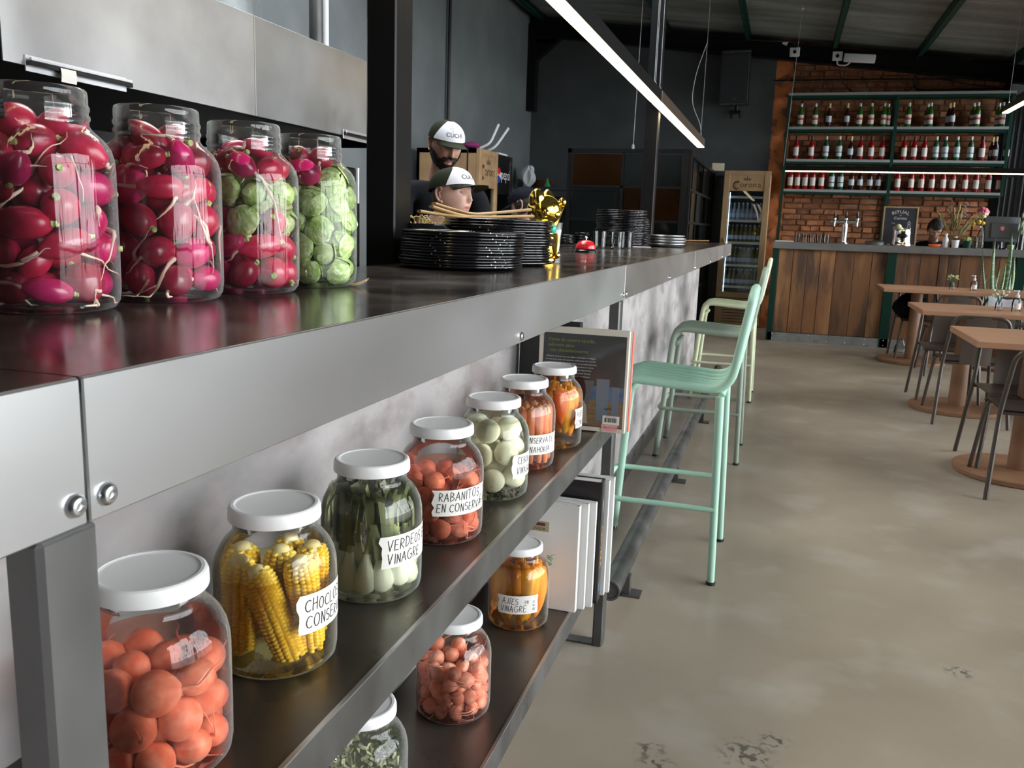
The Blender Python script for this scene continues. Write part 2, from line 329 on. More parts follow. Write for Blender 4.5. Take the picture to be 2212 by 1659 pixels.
b = MB(); b.box((-40,-40,-.3), (40,40,-.14)); struct('ground_outside', b, pm('pale_paving', (.32,.31,.29), .8))
nw = 1430
def rfn(u, v):
    y = -3.4+18.4*u; x = -3.8+7.1*v; return (x, y, roof_z(x)+.016*math.sin(2*PI*y/.085))
b = MB(); b.grid(rfn, nw, 14)
HX0, HX1, HY0, HY1 = -2.6, -1.3, 2.2, 6.6      # clear roof sheets left open as a roof light over the kitchen
keep = [k for k, f in enumerate(b.f) if not (HX0 < sum(b.v[i][0] for i in f)/4 < HX1 and HY0 < sum(b.v[i][1] for i in f)/4 < HY1)]
b.f = [b.f[k] for k in keep]; b.m = [0]*len(keep); struct('ceiling', b, M['roof'], smooth=60)
b = MB(); b.box((-3.8,-3.4,4.3), (HX0,15.0,4.36)); b.box((HX1,-3.4,4.3), (3.2,15.0,4.36)); b.box((HX0,-3.4,4.3), (HX1,HY0,4.36)); b.box((HX0,HY1,4.3), (HX1,15.0,4.36)); b.box((-3.8,-3.4,3.2), (-3.7,15.0,4.36)); struct('roof_cover', b, M['black'])
b = MB(); b.box((-3.8,-3.4,0), (-3.6,12.8,4.3)); struct('wall_left', b, M['kitchen_wall'])
b = MB(); b.box((-3.6,12.36,0), (-.285,12.6,4.3)); struct('wall_back', b, M['dark_wall'])
# brick wall behind the bar: mortar bed with every brick proud of it
wb = MB(); wb.box((-.285,12.42,0), (2.42,12.62,4.1)); wb = struct('wall_brick', wb, M['mortar'])
rng = random.Random(4)
brick_meshes = {}
def brick_bm(w, h, d, r):
    q = MB(); j = lambda a: a+r.uniform(-.0035,.0035)
    x, z = w/2, h/2; c = .004
    vs = [(j(-x),0,j(-z)),(j(x),0,j(-z)),(j(x),0,j(z)),(j(-x),0,j(z))]
    fr = [(j(-x+c),-d+r.uniform(-.003,.003),j(-z+c)),(j(x-c),-d+r.uniform(-.003,.003),j(-z+c)),(j(x-c),-d+r.uniform(-.003,.003),j(z-c)),(j(-x+c),-d+r.uniform(-.003,.003),j(z-c))]
    q.add(vs+fr, [(4,5,6,7),(0,1,5,4),(1,2,6,5),(2,3,7,6),(3,0,4,7)]); return q
rows = []
for k in range(37):
    z = 1.07+k*.073; x = -.04+(-.06 if k % 2 else 0)
    while x < 2.38:
        w = min(rng.choice([.225,.225,.215,.11,.16]), 2.415-x); w = max(k_ for k_ in (.11,.16,.215,.225) if k_ <= max(w,.11)); rows.append((x+w/2, z, w)); x += w+.013
near = [r for r in rows if r[1] > 1.17 and r[0] < 2.62]; near = near[:298]; far = [r for r in rows if r not in near]
variants = [brick_bm(w, .060, d, rng) for w in (.225,.215,.11,.16) for d in (.012,.02,.027)]
vm = []
for q in variants:
    me = bpy.data.meshes.new('brick'); me.from_pydata(q.v, [], q.f); me.materials.append(M['brick']); vm.append(me)
wi = {.225:0, .215:1, .11:2, .16:3}
for x, z, w in near:
    o = bpy.data.objects.new('brick', vm[wi[w]*3+rng.randrange(3)]); C.objects.link(o); o.location = (x, 12.42, z); o.parent = wb
q = MB()
for x, z, w in far:
    q.M = Matrix.Translation((x, 12.42, z)); s_ = variants[wi[w]*3+rng.randrange(3)]; q.add(s_.v, s_.f)
q.M = Matrix.Identity(4); tag(q.build('brickwork', M['brick'], wb, smooth=0), kind='stuff')
def pil(u, v):
    x = -.285+.235*u; z = 4.0*v; return (x, 12.375+.012*math.sin(z*9+x*20)*math.sin(z*23), z)
b = MB(); b.grid(pil, 8, 70); b.box((-.283,12.40,0), (-.052,12.45,4.0)); struct('pilaster', b, M['orange_brick'])
# left-hand beam haunch and rafter along the back wall, purlins under the sheets
def sloped(x0, x1, y0, y1, t0, t1):
    zz = [roof_z(x0), roof_z(x1)]
    return ([(x0,y0,zz[0]-t1),(x1,y0,zz[1]-t1),(x1,y1,zz[1]-t1),(x0,y1,zz[0]-t1),(x0,y0,zz[0]-t0),(x1,y0,zz[1]-t0),(x1,y1,zz[1]-t0),(x0,y1,zz[0]-t0)],
            [(0,3,2,1),(4,5,6,7),(0,1,5,4),(1,2,6,5),(2,3,7,6),(3,0,4,7)])
b = MB()
b.add(*sloped(-3.6,3.0,12.16,12.172,.10,.30)); b.add(*sloped(-3.6,3.0,12.10,12.23,.10,.113)); b.add(*sloped(-3.6,3.0,12.10,12.23,.287,.30))
struct('roof_beam', b, M['black_steel'])
b = MB(); b.box((-3.6,12.08,2.85), (-3.48,12.24,4.0)); b.prism([(-3.48,12.1),(-3.2,12.1),(-3.48,12.22)], 3.75, 3.8)
b.add([(-3.48,12.1,3.80),(-3.15,12.1,3.80),(-3.48,12.1,3.52),(-3.48,12.22,3.80),(-3.15,12.22,3.80),(-3.48,12.22,3.52)], [(0,1,2),(3,5,4),(1,4,5,2)]); struct('beam_bracket', b, M['black_steel'])
b = MB(); b.add(*sloped(-3.6,3.0,6.9,7.0,.10,.30)); struct('roof_beam', b, M['black_steel'])
for x in (-3.42,-2.74,-1.70,-.66,.40,1.39,2.42):
    b = MB(); zz = roof_z(x)-.012; b.box((x-.025,-3.3,zz-.095), (x-.019,12.35,zz)); b.box((x-.025,-3.3,zz-.1), (x+.03,12.35,zz-.094)); b.box((x-.025,-3.3,zz-.006), (x+.03,12.35,zz)); b.box((x+.024,-3.3,zz-.1),(x+.03,12.35,zz-.08)); struct('roof_purlin', b, M['green_steel'])
# glazed right wall
b = MB(); b.box((2.68,-3.4,0), (2.80,15.0,.10)); b.box((2.68,-3.4,3.12), (2.80,15.0,3.7)); b.box((2.68,-3.4,0), (2.80,-1.0,3.7)); struct('wall_right', b, M['dark_wall'])
bays = [(-1.0,1.2),(1.2,3.4),(3.4,5.6),(5.6,7.8),(7.8,10.0),(10.0,12.3),(12.3,14.8)]
for i, (y0, y1) in enumerate(bays):
    w = bpy.data.objects.new('window_%d' % (i+1), None); C.objects.link(w); w.location = (2.73,(y0+y1)/2,.10); w['kind'] = 'structure'; hy = (y1-y0)/2
    f = MB()
    for a, c in (((-.04,-hy,0),(.04,-hy+.06,3.02)),((-.04,hy-.06,0),(.04,hy,3.02)),((-.04,-hy,0),(.04,hy,.06)),((-.04,-hy,2.96),(.04,hy,3.02))): f.box(a, c)
    f.build('frame', M['black_steel'], w)
    n = 8; zs = (.06,1.0,2.0,2.96)
    for k in range(1, n):
        y = -hy+.06+(2*hy-.12)*k/n; q = MB(); q.box((-.02,y-.012,.06), (.02,y+.012,2.96)); q.build('mullion', M['black_steel'], w)
    for z in zs[1:3]:
        q = MB(); q.box((-.02,-hy+.06,z-.012), (.02,hy-.06,z+.012)); q.build('glazing_bar', M['black_steel'], w)
    for k in range(n):
        ya = -hy+.06+(2*hy-.12)*k/n+.012; yb = -hy+.06+(2*hy-.12)*(k+1)/n-.012
        for za, zb in zip(zs, zs[1:]):
            q = MB(); q.add([(0,ya,za+.012),(0,yb,za+.012),(0,yb,zb-.012),(0,ya,zb-.012)], [(0,1,2,3)]); q.build('pane', M['pane'], w, smooth=0)
b = MB(); b.box((-3.8,14.8,0), (3.2,15.0,4.3)); struct('wall_far', b, M['dark_wall'])
b = MB(); b.box((2.42,12.38,0),(2.50,12.39,3.5)); b.box((2.42,12.50,0),(2.50,12.51,3.5)); b.box((2.455,12.39,0),(2.465,12.50,3.5)); struct('steel_column', b, M['black_steel'])
for y in (-1.0,3.4,7.8):
    b = MB(); b.box((2.56,y-.09,0),(2.68,y-.078,3.45)); b.box((2.56,y+.078,0),(2.68,y+.09,3.45)); b.box((2.614,y-.08,0),(2.626,y+.08,3.45)); struct('steel_column', b, M['black_steel'])
b = MB(); b.box((-3.8,-3.4,0), (3.2,-3.2,4.3)); struct('wall_front', b, M['dark_wall'])

# ================================================================== MAIN COUNTER
XF = -.44
ct = thing('bar_counter', 'long service counter of sheet steel over grey cement wall', 'counter', (-.72,3.4,0))
def L(b, o): b.M = Matrix.Translation((-o[0], -o[1], -o[2])); return b
CO = (-.72,3.4,0)
seams = [-1.2,.46,2.57,4.70,6.80,7.95]
for pi_, (y0, y1) in enumerate(zip(seams, seams[1:])):
    g = .0012
    pieces = [(max(y0, -9), min(y1, 2.0), -.935)] if y0 < 2.0 else []
    if y1 > 2.14:
        if y0 < 4.70: pieces.append((max(y0, 2.14), y1, -1.06))
        else: pieces.append((y0, y1, -1.35))
    for ya, yb, xb in pieces:
        if yb <= ya: continue
        b = L(MB(), CO); b.box((xb, ya+g, 1.178), (XF-.003, yb-g, 1.19)); b.build('top_panel', M['top'], ct, smooth=0)
    if y0 < 2.0 < y1 or y0 < 2.1 < y1:
        b = L(MB(), CO); b.box((-.935, 2.0, 1.178), (XF-.003, 2.14, 1.19)); b.build('top_panel', M['top'], ct, smooth=0)
    b = L(MB(), CO); b.box((XF-.006, y0+g, 1.088), (XF, y1-g, 1.1895), .0012); b.build('apron_panel', M['apron' if pi_ < 2 else 'apron_far'], ct)
    b = L(MB(), CO); b.box((XF-.05, y0+g, 1.088), (XF-.006, y1-g, 1.091)); b.build('apron_return', M['apron'], ct, smooth=0)
sm = MB(); sm.M = Matrix.Rotation(PI/2, 4, 'Y')
sm.lathe([(.0085,0),(.0085,.0012),(.0078,.0030),(.006,.0048),(.0035,.0052),(.003,.0035),(0,.0035)], 16)
first = None
for y, z in ((.448,1.104),(.477,1.104),(1.495,1.100),(2.547,1.103),(2.593,1.103),(3.63,1.101),(4.682,1.101),(4.718,1.101),(5.7,1.101),(6.782,1.101),(6.818,1.101),(7.7,1.101)):
    if first is None: first = sm.build('screw', M['screw'], ct, (XF-CO[0], y-CO[1], z)); continue
    o = first.copy(); C.objects.link(o); o.location = (XF-CO[0], y-CO[1], z)
b = L(MB(), CO); b.box((-.86,-1.2,0), (-.70,7.95,1.178)); b.build('cement_wall', M['concrete'], ct, smooth=0)
b = L(MB(), CO); b.box((-.70,-1.2,0), (-.688,7.95,.11)); b.build('kickboard', M['mill'], ct, smooth=0)
b = L(MB(), CO); b.box((-1.35,4.72,1.08), (-1.31,7.9,1.178)); b.box((-1.35,4.72,0),(-1.31,4.76,1.1)); b.box((-1.35,7.86,0),(-1.31,7.9,1.1)); b.build('rear_frame', M['mill'], ct, smooth=0)
for nm, x0, y0, y1, lab in (('steel_column',-1.013,2.02,2.12,'black'),('steel_column',-.985,6.20,6.29,'black')):
    b = MB(); z1 = roof_z(x0)-.06
    if y0 < 3: b.box((x0,y0,0), (-.933,y1,z1), .004)
    else: b.box((x0,y0,1.19), (x0+.09,y1,z1), .004); b.box((x0-.03,y0-.03,1.19),(x0+.12,y1+.03,1.198))
    struct(nm, b, M['black_steel'])

# ------------------------------------------------------------------ shelf rack under the counter
RO = (-.57,1.49,0)
rk = thing('shelf_rack', 'two tier black steel shelf rack under the counter overhang', 'shelf', RO)
for y0, y1 in ((.417,.469),(2.51,2.56)):
    b = L(MB(), RO); b.box((-.472,y0,0), (-.44,y1,1.088), .004); b.box((-.66,y0+.005,0), (-.472,y1-.005,.006)); b.build('post', M['mill'], rk)
for y0, y1 in ((.417,.449),(2.53,2.56)):
    b = L(MB(), RO); b.box((-.699,y0,0), (-.669,y1,.752)); b.build('rear_post', M['mill'], rk)
for z, zl in ((.748,.690),(.327,.272)):
    b = L(MB(), RO); b.box((-.699,.469,z-.005), (-.4405,2.51,z-.0005)); b.build('shelf_board', M['shelf'], rk, smooth=0)
    b = L(MB(), RO); b.box((-.446,.469,zl), (-.44,2.51,z), .0015); b.build('front_lip', M['mill'], rk)
    b = L(MB(), RO); b.box((-.4465,.469,z-.001), (-.4395,2.51,z+.0012), .0006); b.build('worn_edge', M['edge'], rk)
    for ya in (2.535,.43): b = L(MB(), RO); b.box((-.669,ya,zl), (-.472,ya+.005,z)); b.build('side_rail', M['mill'], rk)
# foot rail
FO = (-.47,5,0)
fr = thing('foot_rail', 'round dark steel foot rail on brackets along the floor', 'foot rail', FO)
b = L(MB(), FO); b.M = b.M @ Matrix.Translation((-.47,0,.075)); pts = []
b.tube([(0,2.78,0),(0,7.9,0)], .036, 20); b.build('tube', M['mill'], fr)
b = L(MB(), FO); b.M = b.M @ Matrix.Translation((-.47,2.777,.075)) @ Matrix.Rotation(PI/2, 4, 'X'); b.lathe([(.0365,-.003),(.0365,.002),(.030,.002),(.028,-.002),(0,-.002)], 20); b.build('end_cap', M['mill'], fr)
for y in (2.95,4.45,5.95,7.4):
    b = L(MB(), FO); b.box((-.465,y-.02,.0), (-.425,y+.02,.07)); b.box((-.45,y-.035,0), (-.385,y+.035,.006)); b.build('bracket', M['mill'], fr)

# ================================================================== HAND LETTERING
def _arc(cx, cy, rx, ry, a0, a1, n=9): return [(cx+rx*math.cos(math.radians(a0+(a1-a0)*i/n)), cy+ry*math.sin(math.radians(a0+(a1-a0)*i/n))) for i in range(n+1)]
GL = {
'A': [[(0,0),(.45,1),(.85,0)],[(.15,.35),(.75,.38)]], 'B': [[(.05,0),(.05,1)],_arc(.05,.75,.55,.25,90,-90),_arc(.05,.25,.7,.25,90,-90)],
'C': [_arc(.55,.5,.5,.5,50,310,12)], 'D': [[(.05,0),(.05,1)],_arc(.05,.5,.7,.5,90,-90)], 'E': [[(.65,1),(.05,1),(.05,0),(.7,0)],[(.05,.52),(.55,.52)]],
'F': [[(.65,1),(.05,1),(.05,0)],[(.05,.5),(.5,.5)]], 'G': [_arc(.55,.5,.5,.5,50,330,12)+[(.95,.45),(.6,.45)]], 'H': [[(.05,0),(.05,1)],[(.7,0),(.7,1)],[(.05,.5),(.7,.55)]],
'I': [[(.15,0),(.15,1)]], 'J': [[(.5,1),(.5,.2)]+_arc(.28,.2,.22,.2,0,-160,6)], 'L': [[(.05,1),(.05,0),(.6,.02)]], 'M': [[(0,0),(.1,1),(.45,.4),(.8,1),(.9,0)]],
'N': [[(.05,0),(.05,1),(.65,0),(.65,1)]], 'O': [_arc(.45,.5,.42,.5,80,440,14)], 'P': [[(.05,0),(.05,1)],_arc(.05,.72,.6,.28,90,-90)],
'R': [[(.05,0),(.05,1)],_arc(.05,.74,.6,.26,90,-90),[(.1,.48),(.7,0)]], 'S': [_arc(.4,.75,.33,.25,40,270,8)+_arc(.4,.25,.36,.25,90,-140,8)], 'T': [[(0,1),(.75,1)],[(.38,1),(.38,0)]],
'U': [[(.05,1),(.05,.3)]+_arc(.37,.3,.32,.3,180,360,8)+[(.69,1)]], 'V': [[(0,1),(.4,0),(.8,1)]], 'Z': [[(.05,1),(.7,1),(.05,0),(.72,0)]], 'Í': [[(.15,0),(.15,.8)],[(.1,.95),(.35,1.2)]],
'0': [_arc(.35,.5,.32,.5,90,450,12)], '1': [[(.1,.75),(.35,1),(.35,0)]], '2': [_arc(.35,.7,.32,.3,160,-20,7)+[(.05,0),(.7,0)]], '7': [[(.05,1),(.7,1),(.3,0)]], '8': [_arc(.35,.75,.25,.25,-90,270,10),_arc(.35,.25,.32,.25,90,450,10)],
'-': [[(.1,.45),(.5,.45)]], '.': [[(.15,0),(.15,.06)]], 'X': [[(0,0),(.7,1)],[(0,1),(.7,0)]], 'Q': [_arc(.45,.5,.42,.5,80,440,14),[(.55,.25),(.9,-.1)]] }
def hand(s, h, x0, y0, seed=1, slant=.08, wid=.62):
    r = random.Random(seed); out = []; x = x0
    for ch in s:
        if ch == ' ': x += h*.35; continue
        g = GL[ch]; k = h*r.uniform(.9,1.08); dy = r.uniform(-.06,.06)*h; mx = max(p[0] for l in g for p in l)
        for l in g: out.append([(x+p[0]*k*wid+p[1]*k*slant, y0+dy+p[1]*k) for p in l])
        x += (mx*wid+.20)*k
    return out, x

# ================================================================== JARS
def lower_jar_master():
    g = MB(); g.lathe([(0,.004),(.045,.0035),(.060,0),(.068,.002),(.0735,.008),(.0752,.018),(.0755,.05),(.0755,.118),(.0748,.130),(.0722,.142),(.067,.153),(.060,.162),(.0535,.168),(.0512,.173),(.0512,.181),(.0528,.183),(.0528,.186),(.0505,.189),(.0505,.201),(.0485,.202),(.0485,.176)], 56)
    l = MB(); l.lathe([(.0535,.1865),(.0562,.1858),(.0566,.1875),(.0562,.1985),(.0548,.2022),(.0525,.2036),(.0490,.2036),(.0478,.2026),(.0445,.2020),(0,.2024)], 56)
    return g, l
gq, lq = lower_jar_master()
def tall_jar_master():
    g = MB(); g.lathe([(0,.006),(.045,.005),(.060,0),(.068,.003),(.0725,.010),(.0742,.022),(.0745,.06),(.0745,.150),(.0738,.163),(.0708,.174),(.0650,.183),(.0575,.190),(.0520,.195),(.0500,.199),(.0500,.203),(.0515,.205),(.0515,.208),(.0500,.210),(.0500,.213),(.0512,.215),(.0512,.218),(.0498,.220),(.0498,.231),(.0490,.2345),(.0475,.236),(.0460,.2345),(.0460,.200),(.0465,.198)], 64)
    return g
JAR = {}
def body_r(z, R):   # how far contents may reach inside the shoulder
    if z < .012: return R-.012+z
    return R
def make_jar(loc, label, kind, az=None, lines=None, liquid=None, level=.125, lw=.105, lh=.050, lz=.075, seed=1):
    j = thing('pickle_jar' if kind == 'low' else 'open_jar', label, 'jar', loc, 0, 'lidded jars of preserves on the rack' if kind == 'low' else 'open tall jars on the counter')
    if kind == 'low':
        if 'low' not in JAR:
            JAR['low'] = gq.build('glass_body', M['glass'], j, smooth=60); JAR['lid'] = lq.build('lid', M['lid'], j, smooth=30); JAR['lid']['label'] = 'white metal screw lid'
        else:
            for k in ('low','lid'):
                o = JAR[k].copy(); C.objects.link(o); o.parent = j
    else:
        if 'tall' not in JAR: JAR['tall'] = tall_jar_master().build('glass_body', M['glass'], j, smooth=60)
        else: o = JAR['tall'].copy(); C.objects.link(o); o.parent = j; o.rotation_euler.z = random.Random(seed).uniform(0,6)
    if liquid:
        q = MB(); pr = [(0,.0065),(.062,.0065),(.0715,.012),(.0735,.022),(.0735,min(level,.118))]
        if level > .118: pr += [(z_r, z) for z_r, z in ((.0725,.131),(.0700,.142),(.065,.152),(.058,.1605)) if z < level]
        top = pr[-1][0]; pr += [(top,level),(0,level)]
        q.lathe(pr, 48); q.build('brine', liquid, j, smooth=40)
    if lines:
        r = random.Random(seed); R = .0762; a0 = az-lw/R/2; tl = r.uniform(-.02,.05)
        zb = lz-lh/2; ends = [[r.uniform(-.003,.003) for _ in range(7)] for _ in range(2)]
        def fn(u, v, e=0): a = a0+u/R; return ((R+e)*math.cos(a), (R+e)*math.sin(a), zb+v+tl*(u-lw/2))
        q = MB(); nv = 6
        def pf(u, v):
            i = round(v*nv); x0 = ends[0][i]; x1 = lw+ends[1][i]; return fn(x0+(x1-x0)*u, v*lh)
        q.grid(pf, 16, nv); p = q.build('paper_label', M['paper'], j)
        q = MB()
        for ln in lines:
            s, h, u0, v0 = ln[:4]; st, _ = hand(s, h, u0, v0, seed+len(s))
            if len(ln) > 4: st = [[(u0-(y-v0), v0+(x-u0)) for x, y in l] for l in st]
            q.ribbon(st, .0011 if h > .01 else .0007, lambda u, v: fn(u, v, .0004))
        q.build('handwriting', M['ink'], p, smooth=0)
    return j

def where(jar, p, H):
    a = math.atan2(-jar.location.y, -jar.location.x); fr = p[0]*math.cos(a)+p[1]*math.sin(a); sd = -p[0]*math.sin(a)+p[1]*math.cos(a); f = p[2]/H
    return ('bottom' if f < .33 else 'middle' if f < .66 else 'upper')+(' far left' if sd < -.045 else ' left' if sd < -.016 else ' far right' if sd > .045 else ' right' if sd > .016 else ' centre')+(', at the front' if fr > .025 else ', at the rear' if fr < -.025 else ', mid depth')
def pack(n, rad, R, H, z0, rng, neck=None, iters=260):
    P = np.array([[rng.uniform(-R*.7,R*.7), rng.uniform(-R*.7,R*.7), z0+rng.uniform(0,H)] for _ in range(n)]); r = np.array(rad)
    for it in range(iters):
        P[:,2] -= .0012*(1-it/iters)
        for _ in range(2):
            d = P[:,None]-P[None]; D = np.sqrt((d**2).sum(-1))+1e-9; ov = (r[:,None]+r[None])*.97-D; np.fill_diagonal(ov, -1); ov = np.clip(ov, 0, None)
            P += .5*(d/D[...,None]*ov[...,None]).sum(1)*.8
            lim = R-r
            if neck: lim = np.where(P[:,2] > neck[0], np.minimum(lim, neck[1]-r), lim)
            lim = np.clip(lim, .001, None)
            rr = np.hypot(P[:,0], P[:,1]); k = np.where(rr > lim, lim/np.maximum(rr,1e-9), 1); P[:,0] *= k; P[:,1] *= k
            P[:,2] = np.clip(P[:,2], z0+r, z0+H-r)
    return P
def radish_shape(kind):
    prof = []; n = 24
    for i in range(n+1):
        t = i/n; z = -1+2*t; r = math.sqrt(max(0, 1-z*z))
        if kind == 0: pass
        elif kind == 1: z *= 1.22; r *= .95
        else: z *= 1.5; r *= .80*(1+.12*t)
        if t < .25: r *= .75+t; z -= (.25-t)*.7
        prof.append((r if 0 < i < n else 0, z))
    b = MB(); b.lathe(prof, 18); return b, prof[0][1], prof[-1][1]
RAD = {}
def radish_mesh(kind, m):
    key = (kind, m)
    if key not in RAD:
        b, zb, zt = radish_shape(kind); me = bpy.data.meshes.new('radish'); me.from_pydata(b.v, [], b.f); me.materials.append(M[m]); me.polygons.foreach_set('use_smooth', [True]*len(me.polygons))
        t = MB(); t.lathe([(.13,0),(.20,.05),(.17,.16),(.19,.28),(.15,.33),(0,.30)], 9); tm = bpy.data.meshes.new('stem'); tm.from_pydata([(x,y,z+zt-.06) for x,y,z in t.v], [], t.f); tm.materials.append(M['radish_top'])
        RAD[key] = (me, tm, zb, zt)
    return RAD[key]
def place_radish(jar, p, r, m, rm, rng, label, group, rootlen, R, ztop, stem=True, name='radish'):
    kind = rng.choice([0,0,1,1,2]) if m != 'p_radish' else rng.choice([0,0,1])
    me, tm, zb, zt = radish_mesh(kind, m)
    rot = Euler((rng.uniform(0,2*PI), rng.uniform(0,2*PI), rng.uniform(0,2*PI)))
    if kind == 2:      # long ones lie along the glass
        rot = Vector((-p[1], p[0], rng.uniform(-.02,.02))).to_track_quat('Z', 'X').to_euler()
    s = r*(.97 if kind == 0 else .86)
    o = bpy.data.objects.new(name, me); C.objects.link(o); o.location = (jar.location.x+p[0], jar.location.y+p[1], jar.location.z+p[2]); o.rotation_euler = rot; o.scale = (s, s, s)
    cam_a = math.atan2(-jar.location.y, -jar.location.x); fr_ = p[0]*math.cos(cam_a)+p[1]*math.sin(cam_a); sd_ = -p[0]*math.sin(cam_a)+p[1]*math.cos(cam_a); f_ = p[2]/ztop
    where = ('bottom' if f_ < .2 else 'lower half' if f_ < .5 else 'upper half' if f_ < .78 else 'top')+(' left' if sd_ < -.3*R else ' right' if sd_ > .3*R else ' centre')+('' if fr_ > .15*R else ', behind others')
    look = {'radish': ('round','oval','long')[kind]+' crimson', 'radish_hot': ('round','oval','long')[kind]+' bright pink', 'p_radish': ('round','oval')[min(kind,1)]+' pickled red'}[m]
    tag(o, '%s radish, %s of %s' % (look, where, label), 'radish', group)
    if stem:
        t = bpy.data.objects.new('stem', tm); C.objects.link(t); t.parent = o
    if rootlen > 0:
        d = rot.to_matrix() @ Vector((0,0,-1)); q = Vector(p)+d*(-zb*s*.93); pts = [q.copy()]; step = rootlen/9; d = d.copy()
        for k in range(9):
            d += Vector((rng.uniform(-1,1), rng.uniform(-1,1), rng.uniform(-1.1,.9)))*.42; d.normalize(); q = q+d*step
            rr = math.hypot(q.x, q.y); lim = R if q.z < .165 else .045
            if rr > lim: q = Vector((q.x*lim/rr, q.y*lim/rr, q.z))
            q.z = min(max(q.z, .009), ztop); pts.append(q.copy())
        b = MB(); pp = smooth_path(pts, 2); n = len(pp); b.tube(pp, [max(.0004, r*(.11 if m != 'p_radish' else .075)*(1-i/n)**1.3+.0004) for i in range(n)], 6)
        ro = b.build('root', M[rm], None, smooth=60); ro.parent = o
        ro.matrix_parent_inverse = Matrix.LocRotScale(o.location, rot, o.scale).inverted(); ro.location = jar.location
    return o

rng = random.Random(11)
T = []
for i, (x, y, n) in enumerate(((-.772,.768,'nearest'),(-.757,.938,'second'),(-.743,1.102,'third'),(-.735,1.268,'farthest'))):
    T.append(make_jar((x,y,1.19), {0:'tall open glass jar packed with raw pink radishes, at left picture edge', 1:'tall open glass jar of raw radishes, second from the left', 2:'tall open glass jar of radishes mixed with a few sprouts', 3:'tall open glass jar filled mostly with brussels sprouts'}[i], 'tall', seed=i))
def sprout_master(half):
    o = MB(); b = MB(); b.ell((0,0,0), (.93,.93,1.0), 18, 12); root = b.build('brussels_sprout', M['sprout' if not half else 'sprout_pale'], smooth=60)
    for k in range(6 if not half else 4):
        a = k*2.4; q = MB(); tilt = Matrix.Rotation(a, 3, 'Z') @ Matrix.Rotation(.75+.12*k, 3, 'Y')
        def fn(u, v):
            th = .85*u; ph = 2*PI*v; e = 1.0+.028*k+.09*u**3*(1+.5*math.sin(4*ph+k)); w = Vector((e*math.sin(th*1.1)*math.cos(ph), e*math.sin(th*1.1)*math.sin(ph), e*math.cos(th*1.1))); return tuple(tilt @ w)
        q.grid(fn, 5, 16); q.build('leaf', M['sprout'], root, smooth=60)
    q = MB(); q.lathe([(.25,-.95),(.30,-1.10),(.27,-1.18),(0,-1.18)], 10); q.build('stem', M['sprout_pale'], root)
    return root
spr = [sprout_master(False), sprout_master(True)]
for s_ in spr: s_.scale = (.02,.02,.02)
used = [False, False]
def place_sprout(jar, p, r, rng, label, group):
    cam_a = math.atan2(-jar.location.y, -jar.location.x); fr_ = p[0]*math.cos(cam_a)+p[1]*math.sin(cam_a); sd_ = -p[0]*math.sin(cam_a)+p[1]*math.cos(cam_a); f_ = p[2]/.2
    k = 0 if rng.random() < .62 else 1; where = ('bottom' if f_ < .2 else 'lower half' if f_ < .5 else 'upper half' if f_ < .75 else 'top')+(' left' if sd_ < -.02 else ' right' if sd_ > .02 else ' centre')+('' if fr_ > .01 else ', behind others'); label = '%s sprout, %s of %s' % (('green','pale')[k], where, label); loc = (jar.location.x+p[0], jar.location.y+p[1], jar.location.z+p[2]); rot = (rng.uniform(0,6), rng.uniform(0,6), rng.uniform(0,6))
    if not used[k]: o = spr[k]; used[k] = True; o.location = loc; o.rotation_euler = rot; tag(o, label, 'sprout', group)
    else: o = dup(spr[k], loc, rot=rot, label=label, group=group)
    o.scale = (r*.93, r*.93, r*.93)
def fill_tall(jar, n, seed, plan, rl):
    rng = random.Random(seed); rad = [rng.uniform(.0185,.0245) for _ in range(n)]
    P = pack(n, rad, .0725, .214, .006, rng, neck=(.178,.046)); order = np.argsort(P[:,2])
    for i in order:
        f = P[i][2]/.21; what = plan(f, rng)
        if what == 's': place_sprout(jar, P[i], rad[i], rng, rl[1], rl[3])
        else: place_radish(jar, P[i], rad[i], 'radish_hot' if rng.random() < .22 else 'radish', 'root', rng, rl[0], rl[2], rng.choice([.03,.05,.09,.12]) if n else 0, .0715, .2)
fill_tall(T[0], 48, 1, lambda f, r: 'r', ['the nearest open jar',0,'radishes in the nearest open jar',0])
fill_tall(T[1], 48, 2, lambda f, r: 'r', ['the second open jar',0,'radishes in the second open jar',0])
fill_tall(T[2], 48, 3, lambda f, r: 's' if .45 < f < .8 and r.random() < .7 else 'r', ['the third open jar','the third open jar','radishes in the third open jar','sprouts in the third open jar'])
fill_tall(T[3], 52, 4, lambda f, r: 'r' if f > .84 else 's', ['the farthest open jar','the farthest open jar','radishes in the farthest open jar','sprouts in the farthest open jar'])
o_ = T[3]; q = MB(); q.add([(0,0,0),(.012,.004,.001),(.016,.001,.006),(.02,.006,.002)], [(0,1,2),(1,3,2)])

